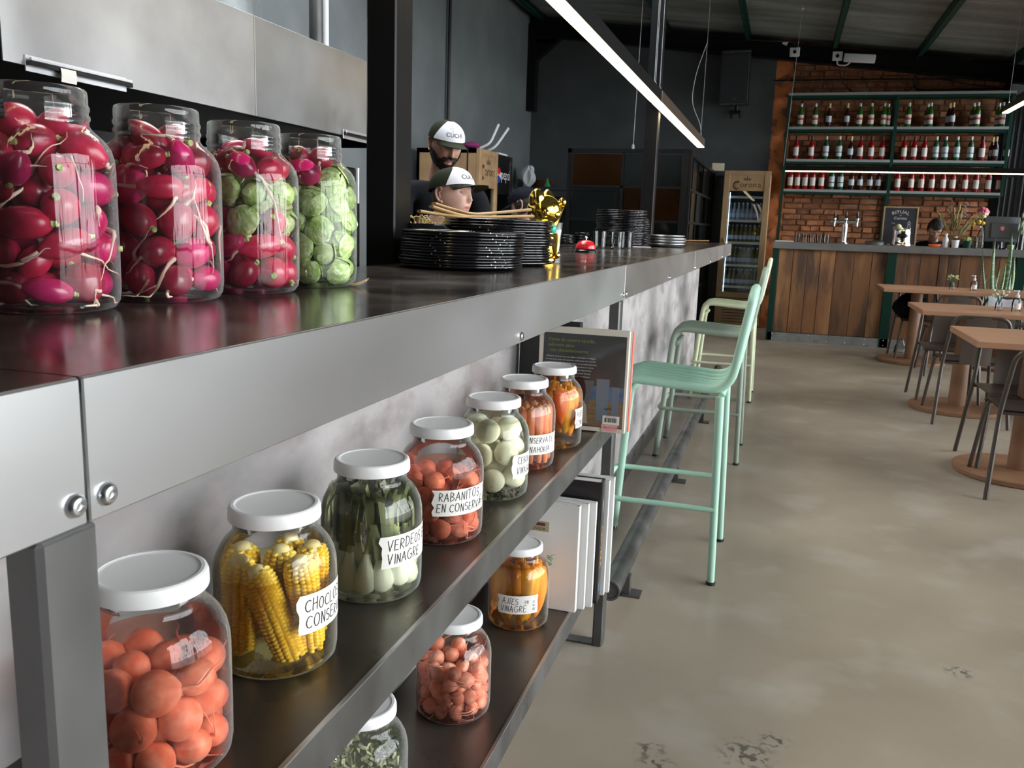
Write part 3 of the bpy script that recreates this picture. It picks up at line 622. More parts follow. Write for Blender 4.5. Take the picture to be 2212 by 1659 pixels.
# ------------------------------------------------------------------ upper rack row
Z1, Z2 = .748, .327
J = {}
J['a'] = make_jar((-.573,.672,Z1), 'lidded jar of red pickled radishes partly behind the left post', 'low', liquid=M['liq_red'], level=.124)
J['b'] = make_jar((-.575,.900,Z1), 'lidded jar of yellow corn cobs with a handwritten label', 'low', math.radians(4), [('CHOCLOS EN',.0150,.008,.028),('CONSERVA',.0150,.009,.007)], M['liq_yellow'], .118, .112, .050, .082, 3)
J['c'] = make_jar((-.558,1.135,Z1), 'lidded jar of green spring onions with white bulbs', 'low', math.radians(-14), [('VERDEOS EN',.0145,.010,.027),('VINAGRE',.0150,.010,.006)], M['liq_green'], .160, .108, .048, .082, 5)
J['d'] = make_jar((-.548,1.390,Z1), 'lidded jar of red pickled radishes labelled RABANITOS', 'low', math.radians(-37), [('RABANITOS',.0150,.010,.027),('EN CONSERVA',.0135,.006,.007),('28.12.',.0065,.103,.010,1)], M['liq_red'], .128, .110, .046, .080, 9)
J['e'] = make_jar((-.540,1.655,Z1), 'lidded jar of whole white onions in vinegar', 'low', math.radians(2), [('CEBOLLAS EN',.0130,.012,.028),('VINAGRE',.0140,.010,.007)], M['liq_pale'], .158, .108, .048, .072, 12)
J['f'] = make_jar((-.545,1.892,Z1), 'lidded jar of upright pickled carrots', 'low', math.radians(-38), [('CONSERVA DE',.0130,.006,.027),('ZANAHORIA',.0135,.006,.006)], M['liq_pink'], .150, .112, .046, .062, 14)
J['g'] = make_jar((-.528,2.105,Z1), 'lidded jar of orange chillies in front of the leaning book', 'low', math.radians(8), [('AJIES EN',.0140,.006,.028),('CONSERVA',.0130,.006,.006)], M['liq_orange'], .140, .095, .050, .078, 17)
J['h'] = make_jar((-.557,1.950,Z2), 'lidded jar of yellow chillies on the lower shelf beside white books', 'low', math.radians(-74), [('AJÍES',.0150,.012,.025),('EN',.0085,.068,.026),('VINAGRE',.0150,.008,.006),('28-12-21',.0058,.094,.007,1)], M['liq_orange'], .158, .104, .046, .072, 19)
J['i'] = make_jar((-.565,1.521,Z2), 'lidded unlabelled jar of small pink pickled radishes on the lower shelf', 'low', liquid=M['liq_pink'], level=.158)
J['j'] = make_jar((-.590,1.165,Z2), 'clear lidded jar of dried herbs on the lower shelf, cut by the bottom edge', 'low')
def fill_pickled(j, n, rmin, rmax, H, seed, lab, grp):
    rng = random.Random(seed); rad = [rng.uniform(rmin,rmax) for _ in range(n)]; P = pack(n, rad, .0715, H, .007, rng, neck=(.135,.058))
    for i in range(n): place_radish(j, P[i], rad[i], 'p_radish', 'p_root', rng, lab, grp, rng.choice([.05,.08,.11]), .0712, H, False)
fill_pickled(J['a'], 33, .0175, .0230, .112, 21, 'the jar behind the left post', 'radishes in the first lidded jar')
fill_pickled(J['d'], 52, .0145, .0188, .116, 22, 'the jar labelled RABANITOS', 'radishes in the labelled jar')
fill_pickled(J['i'], 86, .0120, .0165, .156, 23, 'the lower shelf jar', 'radishes in the lower shelf jar')

# corn cobs: kernels in rows over a core
def corn_master():
    c = MB(); Lc = .128; prof = lambda t: .0190*(1-.10*t-.45*max(0,t-.80)**1.2*2.2)*math.sqrt(1-min(1,max(0,(.16-t)/.19))**2)
    c.lathe([(0,-.0035),(.006,-.003),(.0095,-.001),(.0105,.002)]+[(prof(t)*.90, Lc*t) for t in (.03,.08,.14,.3,.5,.7,.85,.95)]+[(.006,Lc*1.0),(0,Lc*1.01)], 14)
    root = c.build('corn_cob', M['cob'], smooth=60)
    k = MB(); rng = random.Random(5); nr = 14
    for a in range(nr):
        nk = 23; off = .55*(a % 2)+rng.uniform(-.12,.12)
        for i in range(nk):
            t = .03+.94*(i+.2+off)/nk; r = prof(t); an = 2*PI*a/nr+.10*math.sin(t*3+a)+rng.uniform(-.03,.03)
            if t > .93 and rng.random() < .5: continue
            w = r*PI/nr*1.02*rng.uniform(.94,1.05); h = Lc/nk*.49*rng.uniform(.88,1.04)
            k.M = Matrix.Rotation(an, 4, 'Z') @ Matrix.Translation((r, 0, Lc*t)) @ Matrix.Diagonal((.0036, w*.97, h, 1))
            k.add([(-.8,-1,-1),(-.8,1,-1),(-.8,1,1),(-.8,-1,1),(.45,-.72,-.66),(.45,.72,-.66),(.45,.72,.66),(.45,-.72,.66),(.95,0,0)], [(0,1,5,4),(1,2,6,5),(2,3,7,6),(3,0,4,7),(4,5,8),(5,6,8),(6,7,8),(7,4,8)])
    k.M = Matrix.Identity(4); kk = k.build('kernels', M['corn'], root, smooth=80); kk['kind'] = 'stuff'
    return root
corn = corn_master(); first = True
def axis_euler(d): return Vector(d).to_track_quat('Z', 'Y').to_euler()
def place_axis(master, jar, base, tip, label, cat, group, first, spin=0, length=None, flip=False):
    b = Vector(base); t = Vector(tip); q = Vector(t-b).to_track_quat('Z', 'Y') @ Euler((0,0,spin)).to_quaternion()
    o = master if first else copy_tree(master)
    o.location = jar.location+b; o.rotation_euler = q.to_euler()
    if cat != 'corn': label = '%s, %s' % (label, where(jar, (b+t)*.5, .3).split(' ', 1)[1])
    return tag(o, label, cat, group)
cj = J['b']; ca = math.atan2(-.900,.575)          # direction from the jar to the camera
def pol(a, r, z): return (r*math.cos(ca+a), r*math.sin(ca+a), z)
cobs = [(pol(-1.15,.050,.012), pol(-1.0,.050,.145), 'corn cob standing at the far left inside its jar'),
        (pol(.42,.049,.010), pol(-.62,.048,.140), 'corn cob leaning left at the front of its jar'),
        (pol(1.05,.048,.012), pol(.62,.047,.143), 'corn cob behind the paper label in its jar'),
        (pol(1.9,.048,.012), pol(1.75,.046,.140), 'corn cob at the right rear of its jar'),
        (pol(2.9,.046,.012), pol(2.7,.044,.145), 'corn cob at the rear of its jar, under the lid'),
        (pol(-2.2,.046,.012), pol(-2.0,.044,.143), 'corn cob at the left rear of its jar'), ((.0,0,.012), (.006,.004,.148), 'corn cob in the middle of its jar')]
for i, (b0, t0, lab) in enumerate(cobs):
    # upper pole sits where the tip is: cobs stand with their pale stalk end up
    d = (Vector(b0)-Vector(t0)).normalized()*.132; place_axis(corn, cj, Vector(b0)-d, Vector(b0), lab, 'corn', 'corn cobs in the jar', i == 0, spin=i*1.3)
    st = MB(); 
# spring onions
def onion_master(seed):
    rng = random.Random(seed); b = MB()
    b.lathe([(0,0),(.006,.001),(.0140,.007),(.0172,.016),(.0165,.025),(.0120,.037),(.0080,.048),(.0064,.062)], 16); root = b.build('spring_onion', M['bulb'], smooth=60)
    s = MB(); s.tube([(0,0,.055),(.001,.001,.075),(.002,0,.098)], [.0063,.0062,.0075], 12, flat=.8); s.build('stalk', M['scallion_mid'], root, smooth=60)
    for k in range(4):
        q = MB(); a = k*1.5+rng.uniform(0,.5); w = .0075*rng.uniform(.8,1.2); dx, dy = math.cos(a), math.sin(a); hh = rng.uniform(.050,.062)
        def fn(u, v):
            z = .092+hh*v; s_ = (u-.5)*2*w*(1-.3*v); o = .003+.012*v*v; return (dx*o-dy*s_, dy*o+dx*s_, z+.002*math.cos(u*PI))
        q.grid(fn, 4, 8); q.build('leaf', M['scallion'], root, smooth=60)
    return root
om = [onion_master(s) for s in (1,2,3)]; oj = J['c']; ca = math.atan2(-1.135,.558); rng = random.Random(8); uo = [0,0,0]
spots = [(-1.25,.056),(-.72,.056),(-.22,.057),(.28,.056),(.80,.056),(1.3,.056),(1.85,.056),(2.4,.056),(3.0,.056),(-2.6,.056),(-2.1,.056),(-1.7,.056)]+[(k*1.05,.027) for k in range(6)]
for i, (a, r) in enumerate(spots):
    k = i % 3; lean = rng.uniform(-.25,.25); b0 = pol(a, r, .010+rng.uniform(0,.008)); t0 = pol(a+lean, min(r,.045), .16)
    front = abs(a) < .5 and r > .05
    place_axis(om[k], oj, b0, t0, 'pickled spring onion in the VERDEOS jar', 'spring onion', 'spring onions in the jar', not uo[k], spin=rng.uniform(0,6)); uo[k] = 1
q = MB(); rg = random.Random(3)
for k in range(34):
    a = rg.uniform(0, 2*PI); r = rg.uniform(.050,.069); z = rg.uniform(.065,.1); w = rg.uniform(.005,.009); h = rg.uniform(.04,.075); ln = rg.uniform(-.25,.25)
    def fn(u, v):
        zz = min(z+h*v, .160); rr = min(r, .069 if zz < .13 else .069-(zz-.13)*.55); aa = a+ln*v+(u-.5)*2*w/r*(1-.4*v); return (rr*math.cos(aa), rr*math.sin(aa), zz)
    q.grid(fn, 3, 7)
tag(q.build('leek_leaves', M['scallion'], None, loc=oj.location, smooth=60), 'loose dark green onion leaves packed in the top of the jar', 'leaves', kind='stuff')
# whole white onions
oj = J['e']; rng = random.Random(31); rad = [rng.uniform(.0255,.0295) for _ in range(15)]; P = pack(15, rad, .0725, .155, .012, rng, neck=(.128,.060)); om_ = None
for i in range(15):
    if om_ is None:
        b = MB(); b.lathe([(0,-.92),(.10,-.95),(.3,-.90),(.62,-.74),(.88,-.42),(1,0),(.94,.38),(.74,.70),(.45,.92),(.2,1.04),(.08,1.12),(0,1.12)], 24); om_ = b.build('onion', M['onion'], smooth=60); q = MB(); q.lathe([(0,-.97),(.09,-.965),(.12,-.94)], 10); q.build('root_disc', M['cob'], om_); o = om_
    else: o = copy_tree(om_)
    o.location = oj.location+Vector(P[i]); o.rotation_euler = (rng.uniform(0,6), rng.uniform(0,6), rng.uniform(0,6)); s = rad[i]*.96; o.scale = (s,s,s*.98); tag(o, 'peeled white onion, %s, in the jar of whole onions' % where(oj, P[i], .15), 'onion', 'onions in the jar')
q = MB()
for k in range(150):
    a = rng.uniform(0,2*PI); r = .069*math.sqrt(rng.random()); q.ell((r*math.cos(a), r*math.sin(a), .0095+rng.uniform(0,.006)), (.0026,.0026,.0026), 6, 4)
tag(q.build('peppercorns', M['pepper_corn'], None, loc=oj.location), 'black peppercorns settled at the bottom of the onion jar', 'peppercorns', kind='stuff')
# carrots
oj = J['f']; ca = math.atan2(-1.892,.545); b = MB(); b.lathe([(0,0),(.0045,.001),(.0068,.006),(.0085,.03),(.0098,.07),(.0108,.108),(.0106,.120),(.0085,.126),(.003,.128),(0,.127)], 14); cm = b.build('carrot', M['carrot'], smooth=60)
q = MB(); q.lathe([(.004,.126),(.004,.131),(0,.131)], 8); q.build('stalk_end', M['radish_top'], cm); k = 0
for ring, n in ((.0605,17),(.038,10),(.014,3)):
    for i in range(n):
        a = 2*PI*i/n+ring*30; b0 = pol(a, ring, .009+rng.uniform(0,.006)); t0 = pol(a+rng.uniform(-.06,.06), min(ring,.058), .135); place_axis(cm, oj, b0, t0, 'upright pickled carrot in its jar', 'carrot', 'carrots in the jar', k == 0, spin=rng.uniform(0,6)); k += 1
# chillies
def chilli_master(m, Lp, r, bend, seed):
    rng = random.Random(seed); b = MB(); pts = [(bend*math.sin(t*PI), 0, Lp*t) for t in [i/12 for i in range(13)]]
    R = [r*(.25 if i == 0 else min(1, .75+.5*i/12*1.2)*(1-(i/12)**3.0*.86)) for i in range(13)]; b.tube(pts, R, 16)
    for i, v in enumerate(b.v): n = 1+.06*math.sin(4*math.atan2(v[1], v[0]-0)+i*.02); b.v[i] = (v[0]*n, v[1]*n, v[2])
    o = b.build('chilli', M[m], smooth=70); q = MB(); q.lathe([(r*.55,-.001),(r*.42,-.004),(.003,-.006),(.0024,-.016),(0,-.0165)], 10); q.build('stem_cap', M['pepper_o'], o); return o
def fill_chilli(jar, mats, lab, grp, spots, seed):
    rng = random.Random(seed); ms = []; n = 0
    for i, (a, r0, z0, da, r1, z1, k) in enumerate(spots):
        while len(ms) <= k: ms.append([chilli_master(mats[len(ms)], .105, .0255, .006*(-1)**len(ms), len(ms)), True])
        r0 = min(r0, .044); r1 = min(r1, .046); b0 = Vector(pol(a, r0, z0)); t0 = Vector(pol(a+da, r1, z1)); o = place_axis(ms[k][0], jar, b0, t0, lab, 'chilli', grp, ms[k][1], spin=rng.uniform(0,6)); ms[k][1] = False
        s = (t0-b0).length/.105; o.scale = (min(1.05,max(.8,s)), min(1.05,max(.8,s)), s)
ca = math.atan2(-2.105,.528)
fill_chilli(J['g'], ['pepper_o','pepper_y','pepper_r'], 'orange chilli in the jar by the book', 'chillies in the upper jar',
    [(-.1,.045,.150,-.55,.050,.020,0),(.75,.047,.140,.05,.048,.035,1),(-.55,.042,.148,.10,.052,.075,2),(.25,.046,.152,.25,.051,.060,2),(-1.3,.048,.150,-.1,.048,.025,0),(1.5,.046,.145,.1,.048,.02,0),(2.3,.046,.150,.1,.046,.02,1),(3.1,.046,.150,.1,.046,.02,0),(-2.2,.046,.150,.1,.046,.02,1),(1.1,.02,.14,.3,.02,.03,0)], 3)
ca = math.atan2(-1.950,.557)
fill_chilli(J['h'], ['pepper_y','pepper_o','pepper_y'], 'yellow chilli in the lower shelf jar', 'chillies in the lower jar',
    [(-1.2,.050,.150,.3,.050,.020,0),(-.7,.050,.155,.2,.051,.022,2),(-.2,.050,.154,.1,.051,.030,1),(.3,.050,.155,.15,.051,.018,0),(.8,.050,.150,-.6,.051,.016,2),(1.3,.049,.152,-.2,.050,.018,1),(1.8,.048,.15,.1,.048,.02,0),(2.4,.047,.15,.1,.048,.02,1),(3.0,.047,.15,.1,.048,.02,0),(-2.5,.047,.15,.1,.048,.02,1),(-1.8,.048,.15,.1,.048,.02,0),(.5,.018,.15,.1,.02,.02,1),(3.0,.018,.15,.1,.02,.02,1)], 4)
q = MB(); rg = random.Random(9)
for k in range(7):
    a = rg.uniform(-.3,.3); w = .006
    def fn(u, v): return (.02*v+.004*math.sin(9*v+k), (u-.5)*w*math.sin(PI*v+.2)+.006*k*v-.018*v, .012*math.sin(v*2+k)+.006*v*math.sin(k))
    q.grid(fn, 3, 5)
hb = q.build('herb_sprig', M['leaf'], None, loc=(-.503,2.000,.474)); tag(hb, 'tiny green herb sprig behind the lower chilli jar', 'herb'); 
# dried herbs
q = MB(); rg = random.Random(2)
for k in range(420):
    a = rg.uniform(0,2*PI); r = .069*math.sqrt(rg.random()); z = .01+rg.uniform(0,.10); q.M = Matrix.Translation((r*math.cos(a), r*math.sin(a), z)) @ Euler((rg.uniform(0,6),rg.uniform(0,6),rg.uniform(0,6))).to_matrix().to_4x4(); q.add([(-.008,-.003,0),(.008,-.002,.002),(.007,.003,0),(-.006,.004,.001)], [(0,1,2,3)])
q.M = Matrix.Identity(4); tag(q.build('dried_herbs', pm('dried_herbs', (.30,.31,.18), .9, rnd=.2), None, loc=J['j'].location, smooth=0), 'pale dried herbs filling the clear lower shelf jar', 'herbs', kind='stuff')

# ------------------------------------------------------------------ books
def hardback(name, label, loc, w, h, d, cover, rotz=0, tilt=0, spine=None, pages=None):
    """stands upright: width along x, spine at +x, front cover facing -y"""
    t = thing(name, label, 'book', loc, rotz, None); t.rotation_euler = (tilt, 0, rotz)
    q = MB(); c = .0025; q.box((-w,0,0),(0,c,h), .0006); q.box((-w,d-c,0),(0,d,h), .0006); o = q.build('cover', cover, t)
    q = MB(); q.box((-.001,0,0),(c,d,h), .0012, 2); q.build('spine', spine or cover, t)
    q = MB(); q.box((-w+.004,c,.003),(-.001,d-c,h-.003)); q.build('page_block', M['paper'], t, smooth=0); return t, o
cov_white = pm('white_book_cover', (.74,.73,.71), .35, coat=.2); cov_black = pm('black_book_cover', (.010,.010,.012), .3, coat=.3); cov_cream = pm('cream_book_border', (.66,.61,.52), .35, coat=.3)
coral = pm('coral_spine', (.80,.16,.11), .4); slate = pm('slate_cover_photo', (.035,.036,.038), .3, coat=.3); green_ink = pm('lime_ink', (.22,.25,.05), .5); pale_ink = pm('pale_ink', (.6,.6,.6), .5)
bk, cv = hardback('cook_book', 'large cookbook with grey photo back cover leaning behind the chilli jar', (-.372,2.272,.7505), .245, .278, .022, cov_cream, tilt=-.03)
q = MB(); q.box((-.232,-.0006,.012),(-.004,.0002,.262)); ph = q.build('cover_photo', slate, bk, smooth=0)
def flat(y, x0, z0): return lambda u, v: (x0+u, y, z0+v)
q = MB()
for i, s in enumerate(('Come de manera sencilla,','saboreto sano,','vive placenteramente.')):
    q.text(s, .0125, flat(-.0009, -.154 if i == 0 else -.182 if i == 1 else -.160, .240-.0145*i))
q.build('heading', green_ink, ph, smooth=0)
q = MB(); para = ['Olvida las restricciones y la rigidez, y entregate a la alegria','del improvisar pues: una apetitosa celebracion de la comida,','la tierra y tu vida. Tu plato desbordado de saludable diversion,','las nuevas creaciones valiosas que descubres en mente,','cosas que por ser menos importantes,','con sabores y la placentera libertad','de lo simple que es comer siempre.']
for i, s in enumerate(para): q.text(s, .0058, flat(-.0009, -.155 if i < 4 else -.140, .196-.0085*i))
q.build('body_text', pale_ink, ph, smooth=0)
q = MB(); q.box((-.232,-.0009,.014),(-.004,-.0005,.098)); q.build('photo_table', pm('cover_table_brown', (.16,.10,.055), .4, var=((.24,.16,.09), 60, .4, .7), stretch=(.2,1,3)), ph, smooth=0)
q = MB(); q.box((-.232,-.0010,.086),(-.004,-.0006,.124)); q.build('photo_cloth', pm('cover_blue', (.055,.10,.19), .4, var=((.10,.16,.27), 40, .4, .7)), ph, smooth=0)
pg = pm('cover_glass_grey', (.13,.16,.21), .3); q = MB()
for x, z, w, h in ((-.062,.03,.036,.115),(-.026,.02,.021,.105)):
    q.add([(x-w/2*.85,-.0012,z),(x+w/2*.85,-.0012,z),(x+w/2,-.0012,z+h),(x-w/2,-.0012,z+h)], [(0,1,2,3)])
q.build('photo_glasses', pg, ph, smooth=0)
q = MB(); q.add([(-.160,-.0012,.05),(-.105,-.0012,.05),(-.086,-.0012,.138),(-.160,-.0012,.138)], [(0,1,2,3)]); q.build('photo_tumbler', pm('cover_tumbler', (.10,.11,.12), .3), ph, smooth=0)
q = MB(); q.add([(-.160+.03*math.cos(a)+.022, -.0014, .105+.045*math.sin(a)*(1.1+.2*math.sin(3*a))) for a in [i*2*PI/16 for i in range(16)]], [tuple(range(16))]); q.build('photo_beet', pm('cover_beetroot', (.045,.010,.012), .4), ph, smooth=0)
q = MB(); q.add([(-.150,-.0013,.02),(-.10,-.0013,.02),(-.105,-.0013,.07),(-.118,-.0013,.088),(-.135,-.0013,.07)], [(0,1,2,3,4)]); q.build('photo_jug', pm('cover_jug', (.36,.31,.24), .4), ph, smooth=0)
q = MB(); q.box((-.058,-.0016,.022),(-.012,-.0012,.046)); st = q.build('price_sticker', M['paper'], ph, smooth=0); st['label'] = 'white barcode sticker'
q = MB(); rg = random.Random(6); x = -.052
while x < -.018: w = rg.choice([.0008,.0014,.002]); q.box((x,-.0019,.028),(x+w,-.0017,.041)); x += w+rg.choice([.0009,.0016])
q.text('978 987 637 018 5', .0038, flat(-.0019,-.035,.0425)); q.build('barcode', M['ink'], ph, smooth=0)
q = MB(); q.box((-.061,-.0017,.004),(-.016,-.0013,.021)); q.build('shop_sticker', pm('pink_sticker', (.72,.40,.40), .5), ph, smooth=0)
q = MB(); q.text('LIBRACOS', .0098, flat(-.0020,-.0385,.0105)); q.text('libros usados', .0035, flat(-.0020,-.0385,.0062)); q.build('shop_lettering', pm('red_ink', (.55,.02,.05), .5), ph, smooth=0)
q = MB(); q.text('laguna', .009, flat(-.0018,-.045,.062)); q.build('publisher_mark', M['ink'], ph, smooth=0)
b2, _ = hardback('cook_book', 'book with a coral red spine standing behind the large cookbook', (-.366,2.300,.7505), .235, .272, .020, cov_white, tilt=-.03, spine=coral)
q = MB(); q.text('1001 DELICIAS', .012, lambda u, v: (.0030, .010+v-.004, .14-u)); q.build('spine_lettering', pale_ink, b2, smooth=0)
dark_bk, _ = hardback('cook_book', 'dark book almost hidden behind the cookbook, against the wall', (-.520,2.335,.7505), .17, .285, .03, cov_black, tilt=-.02)
for i, (x, y, h, tl) in enumerate(((-.433,2.036,.283,0),(-.416,2.062,.283,0),(-.400,2.082,.284,0))):
    t, o = hardback('white_book', 'plain white cover book, %s of the three white books by the chilli jar' % ('nearest','middle','farthest')[i], (x,y,Z2+.0005), .215, h, (.018,.014,.012)[i], cov_white, rotz=-.03)
    if i == 0:
        q = MB(); q.box((-.128,-.0008,.205),(-.075,0,.232)); sk = q.build('cover_sticker', pm('tan_sticker', (.40,.33,.20), .6), t, smooth=0)
        q = MB(); q.text('REVISOR', .0098, flat(-.0012,-.1025,.2085)); q.build('lettering', M['mdf_dark'], sk, smooth=0); q = MB(); q.box((-.115,-.0012,.220),(-.085,-.0009,.228)); q.build('band', pm('maroon', (.12,.03,.03), .6), sk, smooth=0)
t, o = hardback('black_book', 'thick black book lettered CERVEZA standing behind the white books', (-.392,2.108,Z2+.0005), .225, .330, .042, cov_black)
q = MB(); q.text('BIBLIA DE LA', .0115, flat(-.0008,-.128,.296)); q.build('cover_lettering', pale_ink, t, smooth=0)
q = MB(); q.text('CERVEZA', .027, lambda u, v: (.0032, .014+v, .150-u)); q.build('spine_lettering', pm('ochre_ink', (.55,.27,.05), .5), t, smooth=0)
q = MB(); q.text('MESA', .014, lambda u, v: (.0032, .016+v, .262-u)); q.build('spine_subtitle', pale_ink, t, smooth=0); q = MB(); q.text('f', .04, lambda u, v: (.0032, .014+u+.005, .030+v)); q.build('spine_mark', pm('blue_ink', (.1,.35,.6), .5), t, smooth=0)
for i, (x, y, h) in enumerate(((-.385,2.168,.318),(-.376,2.190,.322))):
    hardback('white_book', 'slim white book %s the black one' % ('just behind','second behind')[i], (x,y,Z2+.0005), .215, h, .015, cov_white)
t, o = hardback('striped_book', 'thin booklet with pink and rainbow spine at the rack end', (-.424,2.468,Z2+.0005), .17, .125, .012, pm('pink_cover', (.72,.18,.32), .4), tilt=-.05)
for i, c_ in enumerate(((.75,.10,.12),(.80,.45,.10),(.15,.45,.25),(.25,.35,.75),(.75,.35,.55))):
    q = MB(); q.box((.0026,0,.02+.03*i),(.0032,.012,.045+.03*i)); q.build('spine_stripe', pm('stripe_ink', c_, .4), t, smooth=0)

# ================================================================== THINGS ON THE COUNTER
ZC = 1.19
# speckled enamel plates, one object each
enam = M['enamel']; nt = enam.node_tree; vo = nt.nodes.new('ShaderNodeTexVoronoi'); vo.inputs['Scale'].default_value = 75; tcn = nt.nodes.new('ShaderNodeTexCoord'); mr = nt.nodes.new('ShaderNodeMapRange')
mr.inputs[1].default_value = .10; mr.inputs[2].default_value = .14; mr.inputs[3].default_value = 1; mr.inputs[4].default_value = 0; nt.links.new(tcn.outputs['Object'], vo.inputs['Vector']); nt.links.new(vo.outputs['Distance'], mr.inputs[0])
mxn = nt.nodes.new('ShaderNodeMix'); mxn.data_type = 'RGBA'; mxn.inputs[6].default_value = (.010,.010,.012,1); mxn.inputs[7].default_value = (.75,.75,.75,1)
n2 = nt.nodes.new('ShaderNodeTexNoise'); n2.inputs['Scale'].default_value = 22; nt.links.new(tcn.outputs['Object'], n2.inputs['Vector']); m2 = nt.nodes.new('ShaderNodeMapRange'); m2.inputs[1].default_value = .52; m2.inputs[2].default_value = .58; nt.links.new(n2.outputs[0], m2.inputs[0])
mu = nt.nodes.new('ShaderNodeMath'); mu.operation = 'MULTIPLY'; nt.links.new(mr.outputs[0], mu.inputs[0]); nt.links.new(m2.outputs[0], mu.inputs[1]); nt.links.new(mu.outputs[0], mxn.inputs[0]); nt.links.new(mxn.outputs[2], nt.nodes['Principled BSDF'].inputs['Base Color'])
def plate_mb(R, h, oval=1.0):
    q = MB(); q.M = Matrix.Diagonal((1, oval, 1, 1))
    e = R-.0031; zc = h*.72; q.lathe([(0,.001),(R*.72,.001),(R*.80,.002),(R*.93,zc*.8)]+[(e+.0031*math.cos(a), zc+.0030*math.sin(a)) for a in [math.radians(150-40*i) for i in range(8)]]+[(R*.93,zc*.55),(R*.80,-.0005),(R*.72,-.0016),(0,-.0016)], 48); return q
def plate_stack(n, c, R, step, seed, lab, grp, mat, name='enamel_plate', oval=1.0, lean=.0, jig=.004):
    rng = random.Random(seed); p = None
    for i in range(n):
        loc = (c[0]+rng.uniform(-jig,jig)+lean*i, c[1]+rng.uniform(-jig,jig), c[2]+.002+step*i); rz = rng.uniform(-.12,.12)
        l = lab % (ORD[i] if i < len(ORD) else 'a high') if '%s' in lab else lab
        if i == n-1 and '%s' in lab: l = lab.replace('%s plate from the bottom', 'topmost plate')
        if p is None: p = plate_mb(R, step*1.55, oval).build(name, mat, loc=loc, rot=(0,0,rz), smooth=50); o = p
        else: o = p.copy(); C.objects.link(o); o.location = loc; o.rotation_euler = (rng.uniform(-.006,.006), rng.uniform(-.006,.006), rz)
        tag(o, l, 'plate', grp)
plate_stack(13, (-.735,1.975,ZC), .148, .0064, 1, 'black speckled plate, %s plate from the bottom of the nearest stack', 'plates in the near stack', enam, jig=.005)
plate_stack(17, (-.735,2.255,ZC), .142, .0067, 2, 'black speckled plate, %s plate from the bottom of the stack beside the cat', 'plates in the stack behind', enam, jig=.006)
q = MB(); q.lathe([(0,.002),(.08,.002),(.098,.02),(.105,.10),(.108,.10),(.101,.015),(.082,-.001),(0,-.001)], 32)
tag(q.build('black_bowl', enam, loc=(-.930,2.205,ZC+.002), smooth=50), 'deep black enamel bowl behind the near plate stack, beside the column', 'bowl')
q = MB(); rg = random.Random(4)
for k in range(26):
    a = rg.uniform(0,6.28); r = .085*math.sqrt(rg.random()); q.M = Matrix.Translation((r*math.cos(a), r*math.sin(a), .085+rg.uniform(0,.03))) @ Euler((rg.uniform(0,6),rg.uniform(0,6),0)).to_matrix().to_4x4()
    q.tube([(.012*math.cos(t), .009*math.sin(t), .004*t) for t in [i*.9 for i in range(8)]], .0016, 5)
q.M = Matrix.Identity(4); tag(q.build('noodle_snacks', pm('yellow_snack', (.62,.50,.18), .5), loc=(-.930,2.205,ZC+.002)), 'curly pale yellow snacks heaped in the black bowl', 'snacks', kind='stuff')
# wooden tongs / spoons resting on the plates
def spoon(pts, lab, w=.011):
    q = MB(); q.tube(smooth_path(pts, 5), w, 10, flat=.42); tag(q.build('wooden_spoon', M['wood_spoon'], smooth=60), lab, 'spoon', 'wooden spoons on the plates')
zt = ZC+.002+.0067*17+.008
spoon([(-.870,2.12,1.344),(-.841,2.17,1.332),(-.803,2.22,1.3215),(-.768,2.28,1.325),(-.686,2.38,1.339)], 'long bent wooden spoon lying uppermost across the plates', .010)
spoon([(-.852,2.06,1.335),(-.823,2.11,1.323),(-.798,2.16,1.3145),(-.748,2.22,1.3145),(-.668,2.34,1.321)], 'long bent wooden spoon lying directly under the uppermost one', .010)
spoon([(-.868,2.02,1.322),(-.839,2.07,1.317),(-.817,2.12,1.3135),(-.790,2.17,1.3115)], 'short wooden spoon handle pointing left over the bowl', .010)
# golden beckoning cat
kx, ky = -.682, 2.500
k = thing('lucky_cat', 'shiny golden beckoning cat figurine with red ears facing right', 'figurine', (kx,ky,ZC), math.radians(-12))
G = M['gold']
q = MB(); q.lathe([(0,0),(.040,0),(.043,.006),(.042,.012),(0,.012)], 24); q.build('base', G, k)
q = MB(); q.lathe([(.030,.008),(.044,.025),(.046,.05),(.040,.08),(.031,.105),(.024,.12),(0,.125)], 24); q.M = Matrix.Identity(4); q.build('body', G, k, smooth=60)
q = MB(); q.ell((.004,0,.150), (.050,.054,.046), 24, 16); q.ell((.044,0,.140), (.014,.020,.013), 12, 8); q.ell((.056,0,.146), (.004,.005,.004), 8, 6)
for s in (-1,1): q.ell((.042,s*.019,.158), (.008,.010,.008), 10, 8); q.ell((.030,s*.040,.142), (.012,.010,.012), 10, 8)
q.build('head', G, k, smooth=60)
for s in (-1,1):
    q = MB(); q.M = Matrix.Translation((-.004,s*.030,.178)) @ Matrix.Rotation(-s*.25, 4, 'X'); q.lathe([(.024,-.014),(.024,.004),(.019,.020),(.010,.031),(0,.034)], 14); e = q.build('ear', G, k, smooth=60)
    q = MB(); q.M = Matrix.Translation((.009,s*.031,.178)) @ Matrix.Rotation(-s*.25, 4, 'X') @ Matrix.Diagonal((.55,1,1,1)); q.lathe([(.014,-.004),(.012,.008),(.005,.022),(0,.026)], 12); q.build('inner_ear', M['red'], e, smooth=60)
    q = MB(); q.ell((.030,s*.026,.022), (.020,.014,.013), 12, 8); q.build('foot', G, k, smooth=60)
q = MB(); q.tube([(.008,.040,.095),(.016,.052,.120),(.026,.054,.150),(.036,.048,.170)], [.012,.012,.011,.013], 10); q.ell((.040,.045,.176), (.013,.012,.013), 10, 8); q.build('raised_paw', G, k, smooth=60)
